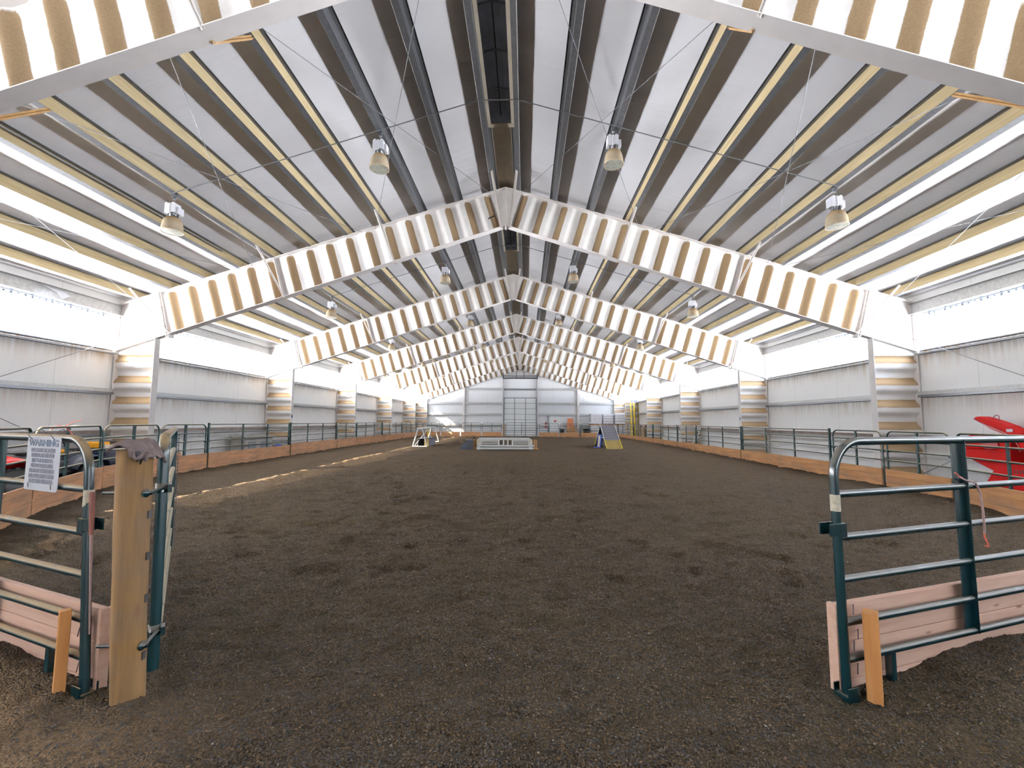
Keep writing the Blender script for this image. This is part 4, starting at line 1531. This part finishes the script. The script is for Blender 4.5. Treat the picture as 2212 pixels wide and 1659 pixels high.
# blue board with a cream stripe by the ramp
bd = thing('blue_board', 'upright blue board with a cream stripe standing at the side of the agility ramp', 'board', (5.16, 27.5, 0), -0.35)
rotm = Matrix.Rotation(0.10, 3, 'Y')
b = MB().box((0, 0, 0.42), (0.24, 0.08, 0.84), rotm)
b.box((-0.16, 0.05, 0.04), (0.4, 0.1, 0.06))
bb_ = b.build('board_body', M['blue'], bd)
b = MB().box((-0.01, -0.045, 0.42), (0.11, 0.02, 0.70), rotm)
b.build('stripe', M['cream'], bb_)

# white jump
j = thing('horse_jump', 'low white horse jump with slatted gate in the middle of the far arena', 'jump', (-0.55, 25.35, 0), 0.05)
gx0, gx1 = -1.45, 1.38
b = MB()
b.tube([(gx0 - 0.05, 0.02, 0.63), (gx1 + 0.02, 0.02, 0.63)], 0.045, 12)
b.build('top_pole', M['blue_white'], j)
b = MB()
b.tube([(gx0 - 0.15, -0.28, 0.22), (gx1 + 0.25, -0.28, 0.22)], 0.05, 12)
b.build('front_pole', M['blue_white'], j)
b = MB()
b.tube([(gx0 - 0.05, -0.38, 0.07), (gx1 + 0.2, -0.38, 0.07)], 0.05, 12)
b.build('ground_pole', M['blue_white'], j)
b = MB()
b.box2((gx0, 0.0, 0.12), (gx1, 0.04, 0.24))
b.box2((gx0, 0.0, 0.54), (gx1, 0.04, 0.60))
for x in (gx0, -0.42, -0.15, 0.10, 0.36, gx1 - 0.08):
    b.box2((x, -0.005, 0.12), (x + 0.08, 0.045, 0.6))
for z in (0.33, 0.42, 0.50):
    b.box2((gx0, 0.01, z - 0.02), (-0.42, 0.03, z + 0.02))
    b.box2((0.44, 0.01, z - 0.02), (gx1, 0.03, z + 0.02))
b.build('gate_panel', M['blue_white'], j)
for sx, x in ((-1, gx0 - 0.08), (1, gx1 + 0.06)):
    b = MB()
    b.box2((x - 0.05, -0.08, 0.0), (x + 0.05, 0.02, 0.62))
    b.box2((x - 0.10, -0.35, 0.0), (x + 0.10, 0.35, 0.08))
    b.bar((x - 0.09, -0.30, 0.02), (x - 0.02, -0.30, 0.42), 0.04, 0.09)
    b.bar((x + 0.09, -0.30, 0.02), (x + 0.02, -0.30, 0.42), 0.04, 0.09)
    b.build('standard', M['blue_white'], j)
    b = MB()
    b.box((x + sx * 0.02, 0.03, 0.42), (0.18, 0.22, 0.26))
    b.build('white_block', M['cream'], j, bevel=0.02)
for sx, x in ((-1, gx0 - 0.36), (1, gx1 + 0.30)):
    b = MB()
    b.box2((x - 0.05, 0.1, 0), (x + 0.05, 0.2, 0.58))
    b.box2((x + 0.08, 0.12, 0), (x + 0.15, 0.2, 0.54))
    b.box2((x - 0.14, -0.1, 0), (x + 0.2, 0.4, 0.09))
    b.build('brown_standard', M['pallet'], j)
# navy mounting block
m_ = thing('mounting_block', 'navy blue stepped mounting block left of the white jump', 'mounting block', (-2.72, 25.3, 0), 0.12)
b = MB()
st = [(-0.42, 0), (0.32, 0), (0.32, 0.54), (-0.08, 0.54), (-0.08, 0.36), (-0.25, 0.36), (-0.25, 0.18), (-0.42, 0.18)]
b.prism(st, -0.28, -0.24, 'xz')
b.prism(st, 0.24, 0.28, 'xz')
for (xa, xb, z) in ((-0.42, -0.24, 0.18), (-0.26, -0.07, 0.36), (-0.10, 0.34, 0.54)):
    b.box2((xa, -0.29, z - 0.025), (xb, 0.29, z + 0.01))
b.box2((0.29, -0.28, 0), (0.32, 0.28, 0.54))
stp = b.build('steps', M['navy'], m_, bevel=0.006)
b = MB()
b.box2((0.0, -0.285, 0.05), (0.22, -0.275, 0.36))  # black plate drawn for the shade inside the opening
b.build('opening_shade', M['black'], stp)

# white trestle with plank and crossed struts
t_ = thing('white_trestle', 'white A-legged trestle holding a plank above a grey block on the left of the arena', 'trestle', (-5.95, 27.25, 0))
def aleg(y, xo, name):
    b = MB()
    for sx in (-1, 1):
        b.tube([(xo + sx * 0.44, y, 0.03), (xo + sx * 0.13, y, 1.13)], 0.035, 8)
    b.tube([(xo - 0.44, y, 0.035), (xo + 0.44, y, 0.035)], 0.03, 8)
    b.build(name, M['blue_white'], t_)
aleg(0, 0, 'leg_frame')
aleg(6.5, -0.55, 'leg_frame')
b = MB()
b.bar((0, -0.1, 1.15), (-0.55, 6.6, 1.15), 0.32, 0.06)
b.build('plank', M['blue_white'], t_)
b = MB()
b.tube([(-0.35, 0.2, 0.1), (-0.2, 3.4, 1.1)], 0.02, 6)
b.tube([(-0.55, 6.2, 0.1), (-0.2, 3.4, 1.1)], 0.02, 6)
b.build('strut', M['blue_white'], t_)
b = MB().tube([(-0.22, 3.3, 0.0), (-0.26, 3.4, 1.1)], 0.03, 8)
b.build('centre_strut', M['yellow'], t_)
gb = thing('grey_tunnel_box', 'low grey open-ended box lying under the white trestle', 'box', (-5.98, 28.2, 0), 0)
b = MB()
L2 = 2.1
for (a, c) in (((-0.35, 0), (-0.3, 0.5)), ((0.33, 0), (0.38, 0.5))):
    b.add([(a[0], 0, 0), (a[0] + 0.04, 0, 0), (a[0] + 0.04, L2, 0), (a[0], L2, 0), (a[0], 0, 0.5), (a[0] + 0.04, 0, 0.5), (a[0] + 0.04, L2, 0.5), (a[0], L2, 0.5)],
          [(0, 3, 2, 1), (4, 5, 6, 7), (0, 1, 5, 4), (1, 2, 6, 5), (2, 3, 7, 6), (3, 0, 4, 7)])
b.box2((-0.35, 0, 0.46), (0.37, L2, 0.5))
b.build('box_shell', M['grey'], gb)
b = MB()
b.box2((0.10, -0.02, 0.02), (0.38, 0.0, 0.46))
b.build('yellow_end', M['yellow_worn'], gb)

# ------------------------------------------------------------------ things stored behind the rails
# shrink-wrapped bales
def mat_wrap():
    m, nt, p = new_mat('wrapped_pale_bags')
    co = obj_co(nt)
    n1 = noise(nt, obj_co(nt, (1.5, 1.5, 5)), 2.2, 4)
    c = mix(nt, rng(nt, n1, 0.3, 0.7), srgb(206, 200, 200), srgb(232, 232, 238))
    nt.links.new(c, p.inputs['Base Color'])
    p.inputs['Roughness'].default_value = 0.25
    bump(nt, p, n1, 0.8, 0.06)
    return m
M['wrap'] = mat_wrap()
for k, (x0, w_, h_, y0_) in enumerate(((7.40, 1.22, 1.60, 46.35), (8.72, 1.15, 1.55, 46.5), (9.92, 1.18, 1.62, 46.3))):
    p = thing('wrapped_pallet', 'shrink-wrapped pallet of pale bags behind the far panels, %s of three' % ('leftmost', 'middle', 'rightmost')[k], 'pallet', (x0, y0_, 0), 0, 'wrapped pallets by the far wall')
    for lev in range(2):
        zb = lev * 1.25
        b = MB()
        for i in range(3): b.box2((0, 0.08 + i * 0.45, zb), (w_, 0.18 + i * 0.45, zb + 0.1))
        for i in range(5): b.box2((0.02 + i * 0.26, 0.02, zb + 0.1), (0.14 + i * 0.26, 1.15, zb + 0.13))
        b.build('pallet_base', M['pallet'], p)
        for i in range(4):
            hh = (h_ - 0.5) / 4
            b = MB().box2((0.02 + 0.01 * (i % 2), 0.03, zb + 0.13 + i * hh), (w_ - 0.02, 1.12, zb + 0.13 + (i + 1) * hh - 0.008))
            b.build('bag_layer', M['wrap'], p, bevel=0.05)
# brown board and pallet on end
b = MB()
b.add([(5.05, 47.55, 0.02), (5.95, 47.55, 0.02), (5.72, 47.95, 1.98), (5.15, 47.95, 1.98), (5.05, 47.58, 0.02), (5.95, 47.58, 0.02), (5.72, 47.98, 1.98), (5.15, 47.98, 1.98)],
      [(0, 1, 2, 3), (7, 6, 5, 4), (0, 4, 5, 1), (1, 5, 6, 2), (2, 6, 7, 3), (3, 7, 4, 0)])
tag(b.build('brown_panel', M['cardboard']), 'tapering brown board leaning on the far wall right of the fire door', 'board')
p = thing('wooden_pallet', 'wooden pallet on its edge in front of the brown board at the far wall', 'pallet', (5.0, 47.2, 0))
b = MB()
for i in range(7): b.box2((0.0 + i * 0.16, 0, 0.0), (0.1 + i * 0.16, 0.02, 1.0))
for z in (0.06, 0.5, 0.92): b.box2((0, 0.02, z - 0.05), (1.06, 0.1, z + 0.05))
b.build('pallet_body', M['pallet'], p)
for nm, lb, x, y, z, sx, sy, sz, mt in (
        ('dark_tub', 'black tub standing behind the far panel left of the wrapped pallets', 7.0, 46.6, 0.0, 0.75, 0.6, 0.85, 'black'),
        ('dark_bucket', 'black bucket behind the far panel left of the brown board', 4.45, 46.9, 0.0, 0.5, 0.5, 0.8, 'black')):
    r = thing(nm, lb, 'tub', (x, y, 0))
    b = MB()
    b.lathe([(0.0, 0.0), (sx * 0.38, 0.0), (sx * 0.5, sz), (sx * 0.54, sz), (sx * 0.54, sz + 0.03), (sx * 0.46, sz + 0.03), (sx * 0.36, 0.05), (0, 0.05)], n=18)
    tb = b.build('tub_body', M[mt], r)
    b = MB()
    b.tube([(-sx * 0.5, 0, sz), (-sx * 0.3, 0, sz + 0.18), (sx * 0.3, 0, sz + 0.18), (sx * 0.5, 0, sz)], 0.012, 6)
    b.build('tub_handle', M['galv'], tb)
# ladders
def ladder(x, y0_, y1_, h, w, mat, label):
    r = thing('ladder', label, 'ladder', (x, y0_, 0), 0, 'yellow ladders by the far right column')
    for s in (-1, 1):
        b = MB()
        b.bar((s * w / 2, 0, 0), (s * w / 2, y1_ - y0_, h), 0.09, 0.10, (0, 1, 0))
        b.build('stile', mat, r)
    for i in range(int(h / 0.3)):
        f = (i + 0.7) * 0.3 / h
        if f > 1: break
        b = MB().tube([(-w / 2, (y1_ - y0_) * f, h * f), (w / 2, (y1_ - y0_) * f, h * f)], 0.02, 6)
        b.build('rung', M['galv'], r)
ladder(10.82, 42.1, 42.5, 3.45, 0.30, M['yellow'], 'bright yellow ladder leaning on the sixth right column, on the left')
ladder(11.22, 42.3, 42.6, 3.45, 0.34, M['yellow_worn'], 'dull yellow ladder leaning on the sixth right column, on the right')
b = MB()
for a, c in (((10.75, 42.45, 3.5), (10.9, 42.4, 3.85)), ((10.9, 42.4, 3.8), (11.1, 42.45, 3.55)), ((11.15, 42.5, 3.5), (11.3, 42.4, 3.8)), ((10.95, 42.4, 3.55), (11.25, 42.4, 3.7))):
    b.tube([a, c], 0.03, 6)
tag(b.build('blue_straps', M['blue']), 'tangle of blue straps on top of the yellow ladders', 'straps')
r = thing('feed_box', 'tan wooden box behind the right rail with brown tack on top', 'box', (10.35, 36.6, 0))
b = MB().box2((0, 0, 0), (0.75, 1.6, 1.05))
b.build('box_body', M['tan'], r, bevel=0.01)
b = MB().box2((-0.02, -0.02, 1.05), (0.78, 1.64, 1.09))
b.build('box_lid', M['tan'], r)
r = thing('saddle', 'brown leather saddle lying on the tan box behind the right rail', 'saddle', (10.7, 37.4, 1.03))
b = MB()
vs, fs = [], []
for i in range(13):
    u = -0.3 + 0.6 * i / 12
    for k in range(9):
        a = -1.3 + 2.6 * k / 8
        rr = 0.22
        vs.append((rr * math.sin(a), u, 0.26 - rr * (1 - math.cos(a)) * 1.1 + 0.9 * u * u))
for i in range(12):
    for k in range(8):
        a = i * 9 + k
        fs.append((a, a + 1, a + 10, a + 9))
b.add(vs, fs, 0, True)
o = b.build('saddle_seat', M['leather'], r)
sm = o.modifiers.new('solid', 'SOLIDIFY')
sm.thickness = 0.04
b = MB()
b.tube([(0, -0.25, 0.28), (0.02, -0.3, 0.42)], [0.05, 0.03], 8)
b.build('saddle_horn', M['black'], r)
# white ladder / frame leaning on the right wall
r = thing('white_step_frame', 'narrow white ladder-like frame leaning on the right wall behind the rail', 'frame', (11.0, 27.0, 0))
for dy in (0, 0.42):
    b = MB().bar((-0.25, dy, 0), (0.22, dy + 0.1, 1.36), 0.03, 0.08, (0, 1, 0))
    b.build('stile', M['blue_white'], r)
for i in range(4):
    f = 0.15 + i * 0.25
    b = MB().bar((-0.25 + 0.47 * f, 0.1 * f, 1.36 * f), (-0.25 + 0.47 * f, 0.42 + 0.1 * f, 1.36 * f), 0.03, 0.05)
    b.build('rung', M['blue_white'], r)
# grey boards stacked behind the right rail
for k in range(6):
    b = MB().box((0, 0, 0), (0.22, 2.9 - 0.12 * (k % 3), 0.04))
    o = b.build('grey_board', M['lumber_grey'])
    o.location = (10.78 + 0.03 * (k % 2), 10.75 + 0.08 * ((k * 7) % 4), 0.04 + k * 0.048)
    o.rotation_euler = (0, 0, R(-1.5 + (k * 37 % 7) * 0.6))
    wd = ('lowest', 'second from the bottom', 'third from the bottom', 'fourth from the bottom', 'fifth from the bottom', 'topmost')[k]
    tag(o, 'weathered grey board in the pile behind the right rail, %s' % wd, 'board', 'weathered boards behind the right rail')
# grey cabinet on the left
r = thing('grey_cabinet', 'low grey metal chest against the left wall behind the rail', 'cabinet', (-11.15, 17.3, 0))
b = MB().box2((0.0, 0, 0), (0.55, 1.95, 0.9))
b.build('chest_body', M['cabinet'], r, bevel=0.01)
b = MB().box2((-0.02, -0.02, 0.9), (0.58, 1.97, 0.96))
b.build('chest_lid', M['cabinet'], r, bevel=0.008)
b = MB().box2((0.55, 0.25, 0.15), (0.565, 0.75, 0.7))
b.box2((0.55, 1.1, 0.15), (0.565, 1.7, 0.7))
b.build('chest_panel', M['galv_dark'], r)
for nm, lb, y, mt in (('blue_bag', 'small blue bag on the ground behind the left rail near the grey chest', 19.75, 'blue'), ('yellow_bag', 'small yellow bag on the ground behind the left rail beside the blue one', 20.25, 'yellow')):
    b = MB()
    b.lathe([(0.0, 0), (0.20, 0.02), (0.24, 0.2), (0.20, 0.42), (0.08, 0.52), (0.0, 0.52)], n=12)
    o = b.build(nm, M[mt])
    o.location = (-10.6, y, 0)
    tag(o, lb, 'bag')
b = MB()
b.prism([(-10.6, 0), (-10.2, 0), (-10.55, 0.62), (-10.6, 0.62)], 13.45, 13.95, 'xz')
tag(b.build('wood_wedge', M['plank']), 'reddish wooden wedge behind the left rail', 'wood')

# red wood chipper on the right: silhouettes measured in the plane of its near side, with real width
def ypl(u, v, x=10.72):
    a, c = u - 1106, v - 829.5
    cr, sr_ = math.cos(ROLL), math.sin(ROLL)
    px, py = a * cr + c * sr_, -a * sr_ + c * cr
    dx, up, fw = px / F_PX, -py / F_PX, 1.0
    cp_, sp = math.cos(PITCH), math.sin(PITCH)
    y, z = fw * cp_ - up * sp, fw * sp + up * cp_
    cy_, sy = math.cos(YAW), math.sin(YAW)
    X_, Y_ = dx * cy_ - y * sy, dx * sy + y * cy_
    t = (x - CAMX) / X_
    return (Y_ * t, EYE + z * t)
zc = lambda pts: [ypl(1980 + a / 6.638, 860 + c / 6.638) for a, c in pts]
rd = thing('wood_chipper', 'bright red wood chipper with curved discharge chute behind the right rail', 'machine', (11.0, 9.6, 0))
def rp(name, pts, x0, x1, mat, bev=0.01):
    b = MB().prism(zc(pts), x0, x1, 'yz')
    return world_part(b.build(name, mat, None, bevel=bev), rd)
rp('chute', [(828, 300), (835, 268), (905, 262), (1110, 322), (1330, 402), (1480, 500), (1560, 600), (1620, 740), (1500, 760), (1470, 690), (1400, 590), (1280, 520), (1080, 440), (1000, 388)], 10.72, 10.95, M['red'])
rp('chute_edge', [(826, 305), (832, 285), (905, 335), (1100, 415), (1280, 490), (1400, 575), (1475, 680), (1500, 765), (1485, 770), (1465, 690), (1400, 600), (1280, 528), (1080, 448), (1000, 396)], 10.70, 10.72, M['darkred'], 0)
rp('hopper', [(612, 578), (820, 508), (1330, 520), (1335, 930), (1180, 930), (1090, 1035), (1065, 1030), (690, 835), (690, 650)], 10.74, 11.18, M['red'])
rp('hopper_lip', [(820, 508), (1125, 515), (1190, 720), (1000, 740), (870, 600)], 10.70, 10.74, M['darkred'], 0)
rp('body', [(1175, 932), (1820, 925), (1820, 1480), (1200, 1330), (1180, 1210), (1020, 1195), (1060, 1130), (1100, 1060)], 10.70, 11.22, M['red'])
b = MB()
for k in range(6):
    y_, z_ = zc([(1420 + k * 42, 1060)])[0]
    b.box((10.70, y_, z_), (0.012, 0.02, 0.07))
world_part(b.build('cooling_slots', M['black']), rd)
b = MB()
y_, z_ = zc([(1335, 465)])[0]
b.box((10.715, y_, z_), (0.008, 0.12, 0.06))
world_part(b.build('decal', M['sign']), rd)
hp = [(10.8, *p) for p in zc([(1035, 300), (1055, 262), (1095, 240), (1128, 256), (1130, 300), (1115, 330)])]
b = MB().tube(hp, 0.008, 6)
world_part(b.build('pull_loop', M['darkred']), rd)
for xx in (10.72, 11.16):
    b = MB()
    b.lathe([(0.10, -0.07), (0.23, -0.07), (0.26, -0.04), (0.26, 0.04), (0.23, 0.07), (0.10, 0.07)], (xx, 8.95, 0.26), 22, 0, 'x')
    b.lathe([(0.0, -0.05), (0.10, -0.06), (0.10, 0.06), (0.0, 0.05)], (xx, 8.95, 0.26), 16, 0, 'x')
    world_part(b.build('wheel', M['black']), rd)
b = MB()
b.box2((10.85, 9.8, 0.0), (11.05, 9.95, 0.4))
world_part(b.build('stand_leg', M['darkred']), rd)

# quad bikes
def quad(loc, rz, body, accent, label, name='quad_bike'):
    r = thing(name, label, 'quad bike', loc, rz)
    for sx in (-0.62, 0.62):
        for sy in (-0.42, 0.42):
            b = MB()
            rr = 0.29
            b.lathe([(0.13, -0.11), (rr - 0.05, -0.12), (rr, -0.07), (rr, 0.07), (rr - 0.05, 0.12), (0.13, 0.11)], (sx, sy, rr), 24, 0, 'y')
            for k in range(16):
                a = 2 * math.pi * k / 16
                b.box((sx + rr * math.cos(a), sy, rr + rr * math.sin(a)), (0.03, 0.2, 0.05), Matrix.Rotation(-a, 3, 'Y'))
            ty = b.build('tyre', M['black'], r)
            b = MB()
            b.lathe([(0.0, -0.06), (0.08, -0.07), (0.13, -0.1), (0.14, 0.0), (0.13, 0.1), (0.0, 0.06)], (sx, sy, rr), 16, 0, 'y')
            b.build('wheel_rim', M['galv_dark'], ty)
    def arch(cx, nm):
        b = MB()
        vs, fs = [], []
        for i in range(11):
            a = math.pi * (0.06 + 0.88 * i / 10)
            for j in range(5):
                y_ = -0.56 + 1.12 * j / 4
                rr = 0.40 + 0.03 * math.cos(y_ * 4)
                vs.append((cx + rr * math.cos(a) * 1.1, y_, 0.30 + rr * math.sin(a) + 0.02))
        for i in range(10):
            for j in range(4):
                a = i * 5 + j
                fs.append((a, a + 1, a + 6, a + 5))
        b.add(vs, fs, 0, True)
        o = b.build(nm, body, r)
        s_ = o.modifiers.new('solid', 'SOLIDIFY')
        s_.thickness = 0.02
    arch(0.62, 'front_fender')
    arch(-0.62, 'rear_fender')
    b = MB()
    b.add([(0.9, -0.16, 0.5), (0.9, 0.16, 0.5), (0.9, 0.2, 0.72), (0.9, -0.2, 0.72), (0.2, -0.17, 0.45), (0.2, 0.17, 0.45), (0.2, 0.15, 0.92), (0.2, -0.15, 0.92)],
          [(0, 3, 2, 1), (4, 5, 6, 7), (0, 1, 5, 4), (1, 2, 6, 5), (2, 3, 7, 6), (3, 0, 4, 7)])
    b.build('nose', body, r, subsurf=2)
    b = MB().box((0.12, 0, 0.82), (0.36, 0.26, 0.16))
    b.build('tank', accent, r, subsurf=2)
    b = MB().box((-0.40, 0, 0.80), (0.75, 0.32, 0.14))
    b.build('seat', M['black'], r, subsurf=2)
    b = MB().box2((-0.5, -0.2, 0.28), (0.5, 0.2, 0.6))
    b.build('engine', M['darkmetal'], r, bevel=0.03)
    b = MB()
    b.tube([(0.32, 0, 0.85), (0.24, 0, 1.02)], 0.02, 8)
    b.tube([(0.16, -0.38, 1.05), (0.22, -0.2, 1.03), (0.24, 0, 1.02), (0.22, 0.2, 1.03), (0.16, 0.38, 1.05)], 0.014, 8)
    b.tube([(0.15, -0.40, 1.05), (0.18, -0.28, 1.045)], 0.02, 8)
    b.tube([(0.15, 0.40, 1.05), (0.18, 0.28, 1.045)], 0.02, 8)
    b.build('handlebar', M['black'], r)
    for cx, nm in ((0.68, 'front_rack'), (-0.72, 'rear_rack')):
        b = MB()
        for k in range(5): b.tube([(cx - 0.22, -0.36 + k * 0.18, 0.84), (cx + 0.22, -0.36 + k * 0.18, 0.84)], 0.010, 6)
        b.tube([(cx - 0.22, -0.38, 0.84), (cx + 0.22, -0.38, 0.84), (cx + 0.22, 0.38, 0.84), (cx - 0.22, 0.38, 0.84), (cx - 0.22, -0.38, 0.84)], 0.012, 6)
        b.build(nm, M['black'], r)
    return r
rq = quad((-9.95, 7.85, 0), R(65), M['red'], M['red'], 'red quad bike parked behind the left rail at the edge of the picture')
rq.scale = (1.12, 1.12, 1.12)
nq = quad((-10.72, 10.25, 0), R(80), M['navy'], M['orange'], 'navy quad bike with orange-yellow tank parked behind the left rail')
nq.scale = (0.95, 0.95, 1.0)
# grey-topped cart
r = thing('utility_cart', 'grey and navy utility cart parked beyond the navy quad bike', 'cart', (-10.62, 11.72, 0), R(84))
b = MB()
b.add([(-0.5, -0.42, 0.42), (0.5, -0.42, 0.42), (0.5, 0.42, 0.42), (-0.5, 0.42, 0.42), (-0.56, -0.48, 0.80), (0.6, -0.48, 0.74), (0.6, 0.48, 0.74), (-0.56, 0.48, 0.80)],
      [(0, 3, 2, 1), (4, 5, 6, 7), (0, 1, 5, 4), (1, 2, 6, 5), (2, 3, 7, 6), (3, 0, 4, 7)])
b.build('body', M['navy'], r, bevel=0.05)
b = MB()
b.add([(-0.55, -0.46, 0.80), (0.58, -0.46, 0.75), (0.58, 0.46, 0.75), (-0.55, 0.46, 0.80), (-0.5, -0.36, 0.95), (0.2, -0.36, 0.88), (0.2, 0.36, 0.88), (-0.5, 0.36, 0.95)],
      [(0, 3, 2, 1), (4, 5, 6, 7), (0, 1, 5, 4), (1, 2, 6, 5), (2, 3, 7, 6), (3, 0, 4, 7)])
b.build('cover', M['plastic_grey'], r, bevel=0.03)
for sx in (-0.33, 0.34):
    for sy in (-0.44, 0.44):
        b = MB()
        b.lathe([(0.0, -0.07), (0.18, -0.08), (0.22, -0.04), (0.22, 0.04), (0.18, 0.08), (0.0, 0.07)], (sx, sy, 0.22), 20, 0, 'y')
        b.build('wheel', M['black'], r)
b = MB().box((-0.15, 0, 1.0), (0.45, 0.36, 0.10))
b.build('seat', M['black'], r, subsurf=2)

b = MB().box((-0.46, 0, 0.93), (0.26, 0.6, 0.16))
b.build('front_cowl', M['orange'], r, bevel=0.03)
